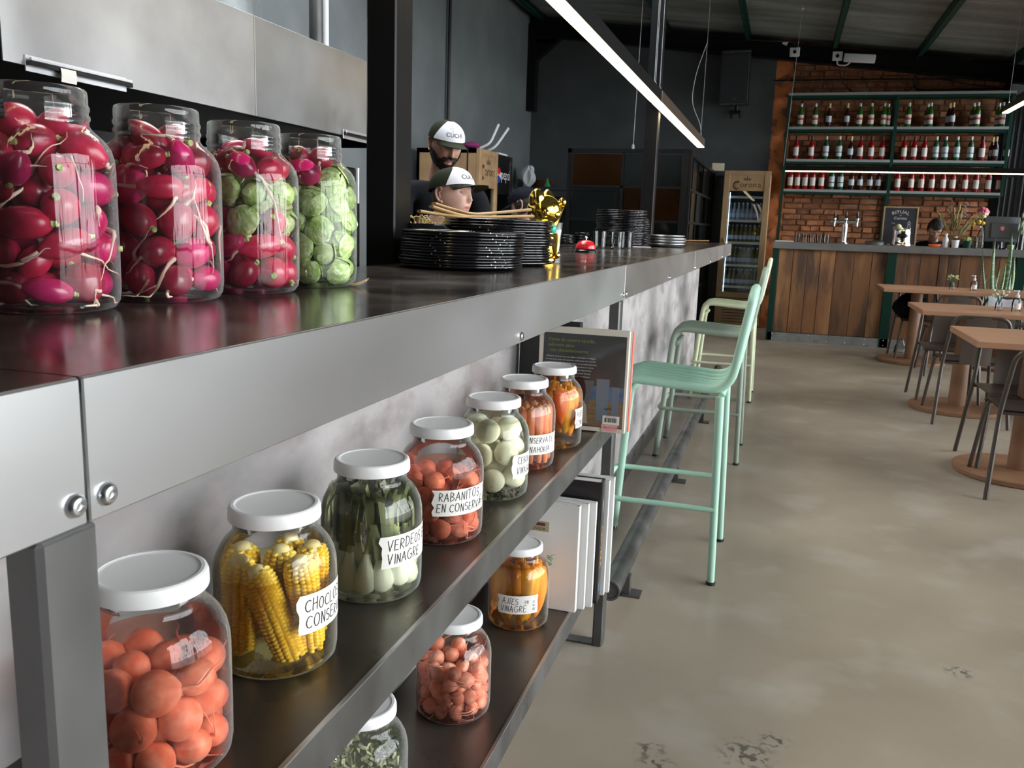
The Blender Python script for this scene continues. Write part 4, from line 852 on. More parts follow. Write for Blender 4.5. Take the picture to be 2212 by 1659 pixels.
q = MB(); q.tube([(.012,-.040,.09),(.032,-.040,.078),(.046,-.026,.07)], [.012,.012,.011], 10); q.build('lowered_paw', G, k, smooth=60)
q = MB(); q.tube([(.030*math.cos(a)+.002,.030*math.sin(a),.116) for a in [i*PI/12 for i in range(24)]], .004, 8, closed=True); q.build('collar', M['red'], k, smooth=60)
q = MB(); q.ell((.036,0,.098), (.009,.016,.014), 12, 8); q.build('bib', M['turq'], k, smooth=60)
q = MB(); q.M = Matrix.Translation((.044,.004,.055)) @ Matrix.Rotation(PI/2, 4, 'Y') @ Matrix.Diagonal((1.5,1,1,1)); q.lathe([(0,-.003),(.019,-.003),(.021,0),(.019,.003),(.016,.0022),(0,.0025)], 20); q.build('coin', G, k, smooth=40)
# red service bell
bl = thing('service_bell', 'red counter service bell on a black base with a steel button', 'bell', (-.795,3.62,ZC))
q = MB(); q.lathe([(0,0),(.046,0),(.047,.008),(.040,.014),(0,.016)], 28); q.build('base', M['black_gloss'], bl)
q = MB(); q.lathe([(.042,.015),(.0425,.018),(.040,.030),(.032,.042),(.018,.049),(.006,.051),(0,.051)], 28); q.build('dome', M['red'], bl, smooth=50); q = MB(); q.text('DING', .012, lambda u, v: (.0395*math.cos(-1.2+u/.04), .0395*math.sin(-1.2+u/.04), .026+v)); q.build('lettering', M['ink'], bl, smooth=0)
q = MB(); q.lathe([(.003,.05),(.003,.058),(.0055,.060),(.0055,.064),(.002,.067),(0,.067)], 12); q.build('button', M['chrome'], bl)
# tumblers
tb = MB(); tb.lathe([(0,.006),(.024,.006),(.026,.0),(.029,.001),(.0305,.02),(.0345,.085),(.0335,.085),(.029,.012),(0,.011)], 24); t0 = None
for i, (x, y) in enumerate(((-.868,4.27),(-.850,4.385),(-.805,4.37),(-.780,4.52))):
    lab = '%s of the four clear tumblers beside the red bell' % ('leftmost','second from the left','third from the left','rightmost')[i]
    if t0 is None: t0 = tb.build('tumbler', M['glass_small'], loc=(x,y,ZC), smooth=50); o = t0
    else: o = t0.copy(); C.objects.link(o); o.location = (x,y,ZC); o.rotation_euler.z = i
    tag(o, lab, 'glass', 'tumblers by the bell')
plate_stack(22, (-.925,5.15,ZC), .148, .0091, 3, 'black plate, %s plate from the bottom of the tall stack behind tumblers', 'plates in the tall stack', enam, jig=.005)
plate_stack(11, (-.985,6.05,ZC), .098, .0145, 4, 'small dark plate, %s plate from the bottom of the short far stack', 'plates in the short stack', enam, jig=.004)
plate_stack(4, (-.680,5.32,ZC), .116, .016, 5, 'round steel dish, %s plate from the bottom of the shiny stack', 'steel dishes', M['alu'], 'steel_dish')
q = MB(); q.box((-.05,-.02,0),(.05,.02,.004), .001); tag(q.build('paper_slip', pm('pale_pink_paper', (.6,.5,.52), .7), loc=(-.770,4.98,ZC), rot=(0,0,.3)), 'pale pink slip lying beside the steel dishes', 'paper')
for i in range(3):
    q = MB(); q.tube([(-.12+.03*i,.02*i,.012),(.12,.03*i-.02,.016)], .007, 8, flat=.6); tag(q.build('wooden_tongs', M['wood_spoon'], loc=(-.74,7.72+.06*i,ZC), rot=(0,0,.1*i)), '%s of the light wooden tongs at the far end of the counter' % ('nearest','middle','farthest')[i], 'tongs', 'tongs at the counter end')
# small black bowls
for i, (x, y, n) in enumerate(((-1.225,5.05,3),(-1.135,5.10,4))):
    plate_stack(n, (x,y,ZC), .052, .016, 6+i, 'small black dip bowl, %s plate from the bottom of '+('left' if i == 0 else 'right')+' little pile', 'small bowls', enam, 'dip_bowl')
# metal cup behind the cat
q = MB(); q.lathe([(0,.003),(.028,.003),(.030,0),(.0405,.118),(.042,.120),(.040,.120),(.029,.006),(0,.006)], 24); c_ = thing('steel_cup', 'tall steel cup with a white label behind the golden cat', 'cup', (-.985,3.80,ZC)); q.build('body', M['alu'], c_, smooth=50)
q = MB(); q.grid(lambda u, v: ((.0325+.009*v+.0012)*math.cos(-1.9+1.6*u), (.0325+.009*v+.0012)*math.sin(-1.9+1.6*u), .035+.055*v), 10, 2); q.build('label', M['paper'], c_)
q = MB(); q.box((-.045,-.03,0),(.045,.03,.022), .003); rb = thing('red_tray', 'small red tray of napkins beside the black column', 'tray', (-.905,2.19,ZC)); rb.location = (-.975,2.42,ZC); q.build('tray', M['red'], rb); q = MB(); q.box((-.04,-.025,.022),(.04,.025,.034), .002); q.build('napkins', M['paper'], rb)
# pickled sprout scrap at the jar foot
q = MB(); q.grid(lambda u, v: (.03*u-.015, .02*(v-.5)*math.sin(PI*u+.3), .002+.010*u*u+.004*math.sin(PI*v)), 5, 4); tag(q.build('fallen_leaf', M['wood_spoon'], loc=(-.655,1.285,ZC), rot=(0,0,.5)), 'tiny dry leaf on the counter at the foot of the sprout jar', 'leaf')

# ================================================================== HOOD AND COOK LINE
HO = (-2.2,2.6,1.6)
hd = thing('extractor_hood', 'long brushed steel extractor hood over the cook line', 'hood', HO)
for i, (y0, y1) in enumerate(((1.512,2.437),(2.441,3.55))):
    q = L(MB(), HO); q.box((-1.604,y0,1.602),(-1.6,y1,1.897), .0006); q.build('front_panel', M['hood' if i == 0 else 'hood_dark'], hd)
q = L(MB(), HO); q.box((-1.6035,2.4365,1.602),(-1.599,2.4415,1.897)); q.build('seam_strip', M['edge'], hd, smooth=0)
q = L(MB(), HO); q.box((-2.9,1.512,1.89),(-1.604,3.55,1.896)); q.build('top_sheet', M['hood'], hd, smooth=0)
q = L(MB(), HO); q.box((-2.9,1.512,1.602),(-1.604,1.516,1.89)); q.box((-2.9,3.546,1.602),(-1.604,3.55,1.89)); q.build('end_panel', M['black_steel'], hd, smooth=0)
q = L(MB(), HO); q.box((-2.9,1.52,1.640),(-1.606,3.546,1.650)); q.box((-1.64,1.52,1.602),(-1.606,3.54,1.645)); q.build('filter_bank', M['black'], hd, smooth=0)
for nm, y0, lab in (('order_rail',1.566,'aluminium ticket rail with a paper slip on the hood edge, upper left'),('order_rail',2.998,'aluminium ticket rail on the hood edge next to the black column')):
    t = thing(nm, lab, 'ticket rail', (-1.6,y0,1.602), 0, 'ticket rails on the hood')
    q = MB(); q.box((0,0,-.012),(.004,.305,.022), .0006); q.build('back_plate', M['alu'], t)
    q = MB(); q.box((.004,0,.000),(.016,.315,.010), .001); q.build('clip_bar', M['black_gloss'], t); q = MB(); q.box((.010,.004,.010),(.0165,.313,.017), .001); q.build('rail_cap', M['alu'], t)
    if y0 < 2: q = MB(); q.grid(lambda u, v: (.018+.002*math.sin(PI*v), .082+.045*u, -.022+.030*v), 2, 4); q.build('paper_slip', M['paper'], t)
q = MB(); q.tube([(-2.15,2.98,1.90),(-2.15,2.98,2.45),(-2.3,2.90,2.75),(-2.9,2.7,2.95),(-3.38,2.62,3.0)], .19, 28); tag(q.build('exhaust_duct', M['galv'], smooth=60), 'round galvanised exhaust duct rising from the hood', 'duct')
for y, r, m, lab in ((3.46,.018,'white','thin white vertical pipe left of the duct above the hood'),(4.22,.020,'white','white vertical tube standing in for a daylight edge right of the duct'),(4.13,.035,'mill','dark vertical tube standing in for the frame beside the daylight edge')):  # white tube stands in for a bright daylight edge, dark tube for its frame
    q = MB(); q.tube([(-2.35,y,1.86 if y < 4 else 1.2),(-2.35,y,3.98)], r, 12); tag(q.build('vertical_tube', M[m]), lab, 'pipe')
CO2 = (-2.6,2.4,0)
rg_ = thing('cook_range', 'black range cooker under the extractor hood', 'cooker', CO2)
q = L(MB(), CO2); q.box((-3.1,1.3,.08),(-2.0,3.5,.90), .006); q.build('body', M['black_gloss'], rg_); q = L(MB(), CO2); q.box((-3.1,1.3,.90),(-2.0,3.5,.93)); q.build('cooktop', M['mill'], rg_)
q = L(MB(), CO2); q.box((-3.16,1.0,.0),(-3.1,3.9,2.0)); q.build('backsplash', M['black'], rg_)
for y in (1.5,2.2,2.9):
    q = L(MB(), CO2); q.box((-2.002,y-.28,.22),(-1.985,y+.28,.78), .004); d_ = q.build('oven_door', M['black_gloss'], rg_); q = L(MB(), CO2); q.tube([(-1.96,y-.22,.74),(-1.96,y+.22,.74)], .010, 8); q.build('handle', M['alu'], d_)
q = MB(); q.box((-1.98,2.98,.0),(-1.68,3.30,1.50), .006); f = thing('heated_cabinet', 'dark cabinet with a bright vertical edge, just left of the column', 'cabinet', (-1.9,3.85,0)); f.location = (0,0,0); q.build('body', M['black_gloss'], f); q = MB(); q.box((-1.685,3.262,1.36),(-1.672,3.276,1.50)); q.build('door_edge', M['white'], f)
# back-of-kitchen ledge cabinet and oddments
q = MB(); q.box((-3.58,11.75,0),(-2.2,12.34,1.765), .004); q.box((-3.59,11.73,1.765),(-2.19,12.35,1.80), .003); tag(q.build('tall_cabinet', M['dark_wall']), 'dark tall cabinet with a ledge top at the far kitchen wall', 'cabinet')
for i in range(7):
    q = MB(); q.M = Matrix.Diagonal((1,.8,1,1)); q.lathe([(0,0),(.10,0),(.15,.012),(.155,.016),(.15,.018),(.10,.006),(0,.006)], 24)
    tag(q.build('wicker_plate', pm('wicker', (.20,.085,.04), .8) if i == 0 else bpy.data.materials['wicker'], loc=(-3.28+.008*(i % 3),11.9,1.80+.014*i)), 'brown wicker plate, %s from the bottom of the pile on the cabinet' % ORD[i], 'plate', 'wicker plates on the cabinet')
q = MB()
def bagf(u, v):
    a = 2*PI*u; r = .105*(max(0,math.sin(PI*min(v*.92+.08,.999)))**.4)*(1+.22*math.sin(3*a+5*v)+.12*math.sin(7*a+2)); return (r*math.cos(a)*.8+.03*v, r*math.sin(a), .25*v+.03*math.sin(2*a))
q.grid(bagf, 48, 24, True); tag(q.build('white_bag', M['cap_white'], loc=(-3.40,11.6,1.80)), 'crumpled white cloth bag beside the soft drink fridge', 'bag'); 
q = MB(); q.lathe([(0,0),(.075,0),(.09,.03),(.095,.10),(.09,.115),(.03,.125),(0,.13)], 20); tag(q.build('dark_pot', M['mill'], loc=(-3.46,11.86,1.80)), 'dark round pot with lid next to the wicker plates', 'pot')
q = MB(); q.lathe([(0,0),(.042,0),(.044,.09),(.040,.12),(.038,.13)], 16); gb = thing('squeeze_bottle', 'squeeze bottle with a green cone nozzle beside the wicker pile', 'bottle', (-3.17,11.80,1.80)); gb.location = (-3.05,11.35,1.66); q.build('body', M['frost_glass'], gb); q = MB(); q.lathe([(.042,.13),(.030,.16),(.004,.24),(0,.24)], 16); q.build('nozzle', pm('green_nozzle', (.05,.42,.16), .4), gb)
q = MB(); q.box((-3.35,11.2,1.62),(-2.8,11.72,1.66), .003); q.box((-3.35,11.2,0),(-3.3,11.25,1.62)); q.box((-2.85,11.2,0),(-2.8,11.25,1.62)); q.box((-3.35,11.67,0),(-3.3,11.72,1.62)); q.box((-2.85,11.67,0),(-2.8,11.72,1.62)); tag(q.build('side_stand', M['black_steel']), 'slim dark stand carrying the squeeze bottle', 'stand')

# ================================================================== FRIDGES
def crown(q, fn, w):
    for i in range(5):
        x = (-.5+i/4)*w; q.add([fn(x-w*.09, w*.16), fn(x+w*.09, w*.16), fn(x*1.12+w*.05, w*.52-abs(x)*.35), fn(x*1.12-w*.05, w*.52-abs(x)*.35)], [(0,1,2,3)])
    q.add([fn(-w*.55,0), fn(w*.55,0), fn(w*.55,w*.10), fn(-w*.55,w*.10)], [(0,1,2,3)]); q.add([fn(-w*.55,w*.13), fn(w*.55,w*.13), fn(w*.5,w*.17), fn(-w*.5,w*.17)], [(0,1,2,3)])
    q.add([fn(-w*.04,w*.55), fn(w*.04,w*.55), fn(w*.04,w*.72), fn(-w*.04,w*.72)], [(0,1,2,3)]); q.add([fn(-w*.10,w*.61), fn(w*.10,w*.61), fn(w*.10,w*.66), fn(-w*.10,w*.66)], [(0,1,2,3)])
def beer_mark(q, fn, s):
    """blackletter beer name with a tall two-stroke initial and a crown over it"""
    for r0, r1, w in ((.30,.40,.055),(.22,.30,.03)):
        P = [(-1.02+r0*math.cos(a), .16+r1*math.sin(a)) for a in [math.radians(45+i*22.5) for i in range(13)]]
        q.ribbon([[(x*s, y*s) for x, y in P]], w*s*1.5, fn)
    q.ribbon([[(-.98*s,.50*s),(-.86*s,.62*s),(-.72*s,.50*s)],[(-1.06*s,.40*s),(-1.06*s,-.12*s)]], .05*s, fn)
    x = -.64
    for ch in 'orona':
        q.text(ch, .80*s, lambda u, v, x=x: fn(u*.95+x*s+.17*s, v)); q.ribbon([[((x+.03)*s,.03*s),((x+.03)*s,.30*s)]] if ch in 'rn' else [], .06*s, fn); x += .44 if ch != 'r' else .36
    crown(q, lambda u, v: fn(u, v+.66*s), .62*s)
bottle_m = MB(); bottle_m.lathe([(0,0),(.028,0),(.0305,.004),(.0305,.12),(.027,.14),(.015,.165),(.0125,.19),(.0125,.215),(.0145,.217),(.0145,.226),(0,.227)], 12)
beer = pm('amber_green_beer_bottle', (.12,.115,.03), .15, rnd=.2); beer2 = pm('clear_soda_bottle', (.30,.36,.40), .15, rnd=.2); blabel = pm('blue_white_label', (.45,.52,.70), .5)
def bottles(fridge_loc, rotz, rowsz, nx, wid, deep, lab):
    proto = []
    R = Matrix.Rotation(rotz, 3, 'Z')
    for ri, z in enumerate(rowsz):
        for dp in range(2):
            for i in range(nx):
                p = R @ Vector((-wid/2+wid*(i+.5)/nx, -deep+.09*dp, z)); loc = Vector(fridge_loc)+p
                mi = 0 if ri < len(rowsz)-1 or lab == 'b' else 1
                if len(proto) <= mi or proto[mi] is None:
                    while len(proto) <= mi: proto.append(None)
                    root = bottle_m.build('beer_bottle', [beer,beer2][mi], loc=loc, smooth=50); q = MB(); q.lathe([(.0308,.045),(.0308,.095)], 12); q.build('label', blabel, root); q = MB(); q.lathe([(.0150,.214),(.0150,.228),(0,.229)], 10); q.build('crown_cap', M['alu'], root); proto[mi] = root; o = root
                else: o = copy_tree(proto[mi]); o.location = loc
                yield ri, dp, i, o
def fridge(name, label, loc, rotz, w, d, h, wood, shelves, head):
    """front faces local -y, origin at floor centre of the front edge"""
    t = thing(name, label, 'fridge', loc, rotz, None); body = M['mdf'] if wood else M['black_gloss']; s = .045
    q = MB(); q.box((-w/2,.04,.06),(-w/2+s,d,h)); q.box((w/2-s,.04,.06),(w/2,d,h)); q.box((-w/2,.04,h-s),(w/2,d,h)); q.box((-w/2,.04,.06),(w/2,d,.42)); q.box((-w/2,d-.03,.06),(w/2,d,h)); q.box((-w/2+.03,.08,0),(w/2-.03,d-.05,.06)); q.build('cabinet', body, t, smooth=0)
    f = MB(); e = .075 if wood else .05; z0 = .46; z1 = h-.04; hz = h-head
    f.box((-w/2,0,z0-.02),(-w/2+e,.04,h), .004); f.box((w/2-e,0,z0-.02),(w/2,.04,h), .004); f.box((-w/2+e,0,z0-.02),(w/2-e,.04,z0+.05)); f.box((-w/2+e,0,h-.05),(w/2-e,.04,h)); f.box((-w/2+e,.008,hz),(w/2-e,.04,h-.05)); dr = f.build('door', body, t, smooth=0)
    q = MB(); q.box((-w/2+e,.018,z0+.05),(w/2-e,.024,hz)); q.build('glass', M['pane'], dr, smooth=0)
    q = MB(); q.box((-w/2,.03,.08),(w/2,.045,z0-.03), .003); gr = q.build('lower_grille', body, t)
    for k in range(5): q = MB(); q.box((-w/2+.09,.027,.12+.038*k),(w/2-.09,.032,.128+.038*k)); q.build('vent_slot', M['black'], gr, smooth=0)
    q = MB(); q.box((-.055,.02,.37),(.085,.031,.415), .003); dp = q.build('display', M['black_gloss'], gr); q = MB(); q.text('-1.8', .036, lambda u, v: (.035+u,.0185,.380+v)); q.build('digits', pm('red_led_digits', (.6,.02,.02), .4, emit=((1,.05,.04), 3)) if 'red_led_digits' not in bpy.data.materials else bpy.data.materials['red_led_digits'], dp, smooth=0)
    q = MB(); q.box((-w/2+s,d-.035,.42),(w/2-s,d-.03,h-s)); q.build('liner', pm('fridge_liner', (.36,.48,.60), .4) if 'fridge_liner' not in bpy.data.materials else bpy.data.materials['fridge_liner'], t, smooth=0)
    for z in shelves:
        q = MB(); q.box((-w/2+s,.06,z-.012),(w/2-s,d-.05,z-.004)); q.box((-w/2+s,.055,z-.018),(w/2-s,.062,z+.012)); q.build('shelf', M['white'], t, smooth=0)
    for sx in ((-1,) if loc[0] > -1 else (1,)):
        q = MB(); x = sx*(w/2-e-.012); q.box((x-.003,.050,.5),(x+.003,.056,hz-.02)); q.build('led_strip', pm('cool_led', (.8,.9,1), .5, emit=((.55,.76,1.0), 3.5)) if 'cool_led' not in bpy.data.materials else bpy.data.materials['cool_led'], t, smooth=0)
    return t, dr, hz, e
F1 = (-.515,11.72,0)
f1, d1, hz, e = fridge('beer_fridge', 'tall wood clad beer fridge at the end of the aisle by the brick wall', F1, 0, .575, .58, 2.055, True, (.58,.86,1.15,1.43,1.73), .25)
q = MB(); beer_mark(q, lambda u, v: (u, .0070, 1.850+v), .128); q.build('engraved_logo', M['mdf_dark'], d1, smooth=0)
q = MB(); q.tube(smooth_path([(-.245,-.004,1.20),(-.220,-.02,1.14),(-.235,-.02,1.08),(-.250,-.004,1.04)], 4), .010, 8); q.build('handle', M['wood_spoon'], d1)
for dx in (0,.055):
    q = MB(); q.add([(.09+dx,.0165,1.64),(.115+dx,.0165,1.64),(.165+dx*1.2,.0165,1.53),(.195,.0165,1.40),(.175,.0165,1.40),(.145+dx,.0165,1.53)], [(0,1,2,5),(5,2,3,4)]); q.build('decal_stripe', pm('beige_decal', (.60,.50,.40), .5) if dx == 0 else bpy.data.materials['beige_decal'], d1, smooth=0)
SH = ('lowest','second','third','top')
for ri, dp, i, o in bottles(F1, 0, (.58,.86,1.15,1.43), 8, .44, -.14, 'a'):
    tag(o, 'bottle, %s shelf of the aisle fridge, %s from left, %s row' % (SH[ri], ORD[i], ('front','back')[dp]), 'bottle', 'bottles in the aisle fridge')
F2 = (-2.86,8.40,0)
f2, d2, hz, e = fridge('beer_fridge', 'wood clad beer fridge in the kitchen, seen from its side', F2, PI/2, .56, .66, 2.0, True, (.62,.95,1.27,1.50), .36)
q = MB(); beer_mark(q, lambda u, v: (u, .0070, 1.755+v), .165); q.build('engraved_logo', M['mdf_dark'], d2, smooth=0)
q = MB(); q.box((-.283,.12,.06),(-.2795,.135,2.0)); q.build('side_seam', M['black'], f2, smooth=0)
F3 = (-2.90,9.02,0)
f3, d3, hz, e = fridge('drinks_fridge', 'black soft drink fridge standing beyond the kitchen beer fridge', F3, PI/2, .56, .62, 2.0, False, (.62,.95,1.27,1.50), .40)
for k, (c_, a0, a1) in enumerate((((.62,.02,.03),20,160),((.80,.82,.85),160,200),((.02,.06,.34),200,340),((.80,.82,.85),-20,20))):
    q = MB(); q.add([(-.165,.0070-.0005*k,1.79)]+[(-.165+.078*math.cos(math.radians(a)), .0070-.0005*k, 1.79+.078*math.sin(math.radians(a))) for a in np.linspace(a0-8,a1+8,14)], [(0,i,i+1) for i in range(1,14)]); q.build('round_emblem', pm('emblem_%d' % k, c_, .4), d3, smooth=0)
q = MB(); q.text('pepsi', .15, lambda u, v: (.07+u,.0065,1.755+v)); q.build('lettering', M['cap_white'], d3, smooth=0)
for nm, floc in (('kitchen beer fridge',F2),('soft drink fridge',F3)):
    for ri, dp, i, o in bottles(floc, PI/2, (.62,.95), 5, .42, -.14, 'b'): tag(o, 'bottle, %s shelf of the %s, %s from left, %s row' % (SH[ri], nm, ORD[i], ('front','back')[dp]), 'bottle', 'bottles in the '+nm)
q = MB(); q.tube(round_path([(0,0,.006),(.10,0,.10),(.115,0,.30),], .05), .012, 8); q.tube(round_path([(.05,.1,.006),(.13,.1,.09),(.19,.1,.30)], .05), .012, 8)
q.M = Matrix.Identity(4); tag(q.build('bent_tubes', M['white'], loc=(-2.95,8.30,2.0), rot=(0,.35,0)), 'two bent white tubes standing on the kitchen beer fridge', 'tube')
q = MB(); q.ell((0,0,.03), (.09,.08,.035), 16, 8); tag(q.build('magenta_cloth', pm('magenta_cloth', (.22,.02,.13), .8), loc=(-2.98,8.2,2.0)), 'magenta cloth bundle on top of the kitchen beer fridge', 'cloth')
q = MB(); q.box((-.1,-.12,0),(.1,.12,.012), .003); tag(q.build('paper_stack', M['white'], loc=(-3.22,8.2,2.0)), 'flat white sheets on the left top of the kitchen beer fridge', 'paper')
q = MB(); q.box((-.06,-.14,0),(.08,.14,.02), .004); tag(q.build('white_tray', M['white'], loc=(-2.98,8.98,2.0)), 'flat white tray on top of the soft drink fridge', 'tray')

# ================================================================== GLASS PARTITION
pt = thing('glass_partition', 'black steel partition with amber and rippled glass squares', 'partition', (-.98,8.9,0))
H_ = 2.07; xs = [-1.18,-.62,-.40,-.06] ; zs = [1.0,1.28,1.70,2.04]
q = MB(); xs2 = [-1.16,-.63,-.33,-.035]
q.box((-1.20,-.02,0),(-1.16,.02,H_)); q.box((-.035,-.025,0),(.02,.025,H_)); q.box((-1.2,-.02,2.03),(0,.02,H_))
for x in (-.63,-.33): q.box((x-.012,-.015,0),(x+.012,.015,2.03))
for z in (.62,1.02,1.365,1.70): q.box((-1.16,-.015,z-.012),(-.035,.015,z+.012))
q.build('front_frame', M['black_steel'], pt, smooth=0)
zz = [0,.62,1.02,1.365,1.70,2.03]; pat = ['fgf','gfg','fff','faf','aff','affff']
pane_m = {'a':'amber_glass','f':'frost_glass','g':'green_pane'}
lay = [['f','g','f'],['f','f','g'],['g','f','g'],['f','a','a'],['a','f','f']]
for j in range(5):
    for i in range(3):
        q = MB(); q.box((xs2[i]+.012,-.003,zz[j]+.012),(xs2[i+1]-.012,.003,zz[j+1]-.012)); q.build('glass_square', M[pane_m[lay[j][i]]], pt, smooth=0)
q = MB(); ys = [.03,.55,1.15,1.8,2.5,3.44]; q.box((-.02,3.42,0),(.02,3.46,H_)); q.box((-.02,.02,2.03),(.02,3.46,H_)); q.box((.022,.0,0),(.05,.06,H_))
for y in ys[1:-1]: q.box((-.014,y-.012,0),(.014,y+.012,2.03))
for z in zz[1:-1]: q.box((-.014,.02,z-.012),(.014,3.44,z+.012))
q.build('side_frame', M['black_steel'], pt, smooth=0)
rg = random.Random(7)
for j in range(5):
    for i in range(5):
        q = MB(); q.box((-.003,ys[i]+.012,zz[j]+.012),(.003,ys[i+1]-.012,zz[j+1]-.012)); q.build('glass_square', M['amber_glass' if (i,j) == (0,4) else ('green_pane' if rg.random() < .7 else 'frost_glass')], pt, smooth=0)
q = MB(); q.box((-.16,-.02,0),(.0,.02,.10), .003); tag(q.build('cardboard_box', pm('cream_card', (.60,.52,.38), .7), loc=(-.84,12.1,2.07), rot=(0,0,.2)), 'cream cardboard box standing on the far end of the partition', 'box')

# ================================================================== PEOPLE
def g(x, s): return math.exp(-(x/s)**2)
def head_point(x, y, z, fem=False):
    """unit direction -> point on a head facing +Y, centred between the ears"""
    W, D, Hh = (.073, .094, .117) if not fem else (.069, .090, .110)
    low = max(0, -z); f = max(0, y)
    X = x*W*(1-.30*low**1.4); Z = z*Hh; Y = y*D
    if y < 0: Y *= 1-.42*low**1.3; Y *= 1.02
    else: Y *= .93+.06*low
    if z > .3: X *= 1-.05*(z-.3)
    fx = f**.6
    Y += fx*( .0045*g(z-.20, .10)*g(abs(x)-.30, .26)                  # brow ridge
        - .0125*g(z-.03, .115)*g(abs(x)-.40, .17)                     # eye sockets
        + .004*g(z+.22, .16)*g(abs(x)-.52, .18)                       # cheekbones
        + (.0215 if not fem else .0185)*g(x, .115)*max(0, min(1, (.16-z)/.46))*(1 if z > -.30 else g(z+.30, .055))   # nose bridge to tip
        + .0075*g(abs(x)-.115, .07)*g(z+.27, .065)                    # nostrils
        - .004*g(z+.42, .05)*g(x, .10)
        + .0085*g(z+.515, .050)*g(x, .24) + .0085*g(z+.635, .050)*g(x, .21) - .0035*g(z+.572, .020)*g(x, .26)   # lips
        - .004*g(z+.73, .05)*g(x, .22)
        + (.010 if not fem else .007)*g(z+.88, .13)*g(x, .26) )        # chin
    if z < -.55 and y > -.1: Z *= 1+.02*g(x, .3)
    return Vector((X, Y, Z))
def head_mb(fem, beard, cap=False):
    q = MB(); nu, nv = 88, 84
    def ph(u): # denser longitudes in front
        a = 2*PI*u; return a
    vs = []; info = []
    for j in range(nv+1):
        th = PI*j/nv; zz = math.cos(th)
        for i in range(nu):
            a = 2*PI*i/nu+PI/2; a = a-.45*math.sin(a-PI/2); s = math.sin(th); d = (s*math.cos(a), s*math.sin(a), zz)
            vs.append(head_point(*d, fem=fem)); info.append(d)
    for j in range(nv):
        for i in range(nu):
            f = (j*nu+i, j*nu+(i+1) % nu, (j+1)*nu+(i+1) % nu, (j+1)*nu+i)
            x = sum(info[k][0] for k in f)/4; y = sum(info[k][1] for k in f)/4; z = sum(info[k][2] for k in f)/4; m = 0
            if y > .3 and ((x/.27)**2+((z+.52)/.055)**2 < 1 or (x/.22)**2+((z+.632)/.058)**2 < 1): m = 1
            q.v; q.f.append(f); q.m.append(m)
    q.v = [(v[0]*(.965 if v[2] > .045 else 1), v[1]*(.965 if v[2] > .045 else 1), v[2] if v[2] < .03 else .03+(v[2]-.03)*.70) if cap else tuple(v) for v in vs]; return q
def ear_mb(q, W, s):
    for a in range(1): pass
    pts = [(0,.004,-.030),(0,-.010,-.024),(0,-.020,-.004),(0,-.023,.014),(0,-.016,.028),(0,-.002,.031),(0,.007,.022)]
    q.tube([(s*(W+.006+.004*abs(p[1])*40*.05), p[1]-.004, p[2]) for p in smooth_path(pts, 3)], .0052, 8)
    def fn(u, v):
        a = 2*PI*u; return (s*(W+.004-.004*(1-v)), -.010+.015*v*math.cos(a), .001+.026*v*math.sin(a))
    q.grid(fn, 14, 3, True); q.tube([(s*(W+.004),.000,.016),(s*(W+.006),-.010,.010),(s*(W+.005),-.009,-.012)], .003, 6)
def skin_body(joints, name):
    """joints: list of (pos, (rx,ry), parent) -> smooth evaluated mesh"""
    me = bpy.data.meshes.new(name); me.from_pydata([j[0] for j in joints], [(j[2], i) for i, j in enumerate(joints) if j[2] is not None], [])
    o = bpy.data.objects.new(name, me); C.objects.link(o); md = o.modifiers.new('skin', 'SKIN'); md.use_smooth_shade = True
    sv = me.skin_vertices[0].data
    for i, j in enumerate(joints): sv[i].radius = j[1] if isinstance(j[1], tuple) else (j[1], j[1]); sv[i].use_root = (i == 0)
    ss = o.modifiers.new('sub', 'SUBSURF'); ss.levels = 2; ss.render_levels = 2
    bpy.context.view_layer.update(); ev = o.evaluated_get(bpy.context.evaluated_depsgraph_get()).to_mesh()
    r = ([tuple(v.co) for v in ev.vertices], [tuple(p.vertices) for p in ev.polygons]); bpy.data.objects.remove(o); bpy.data.meshes.remove(me); return r
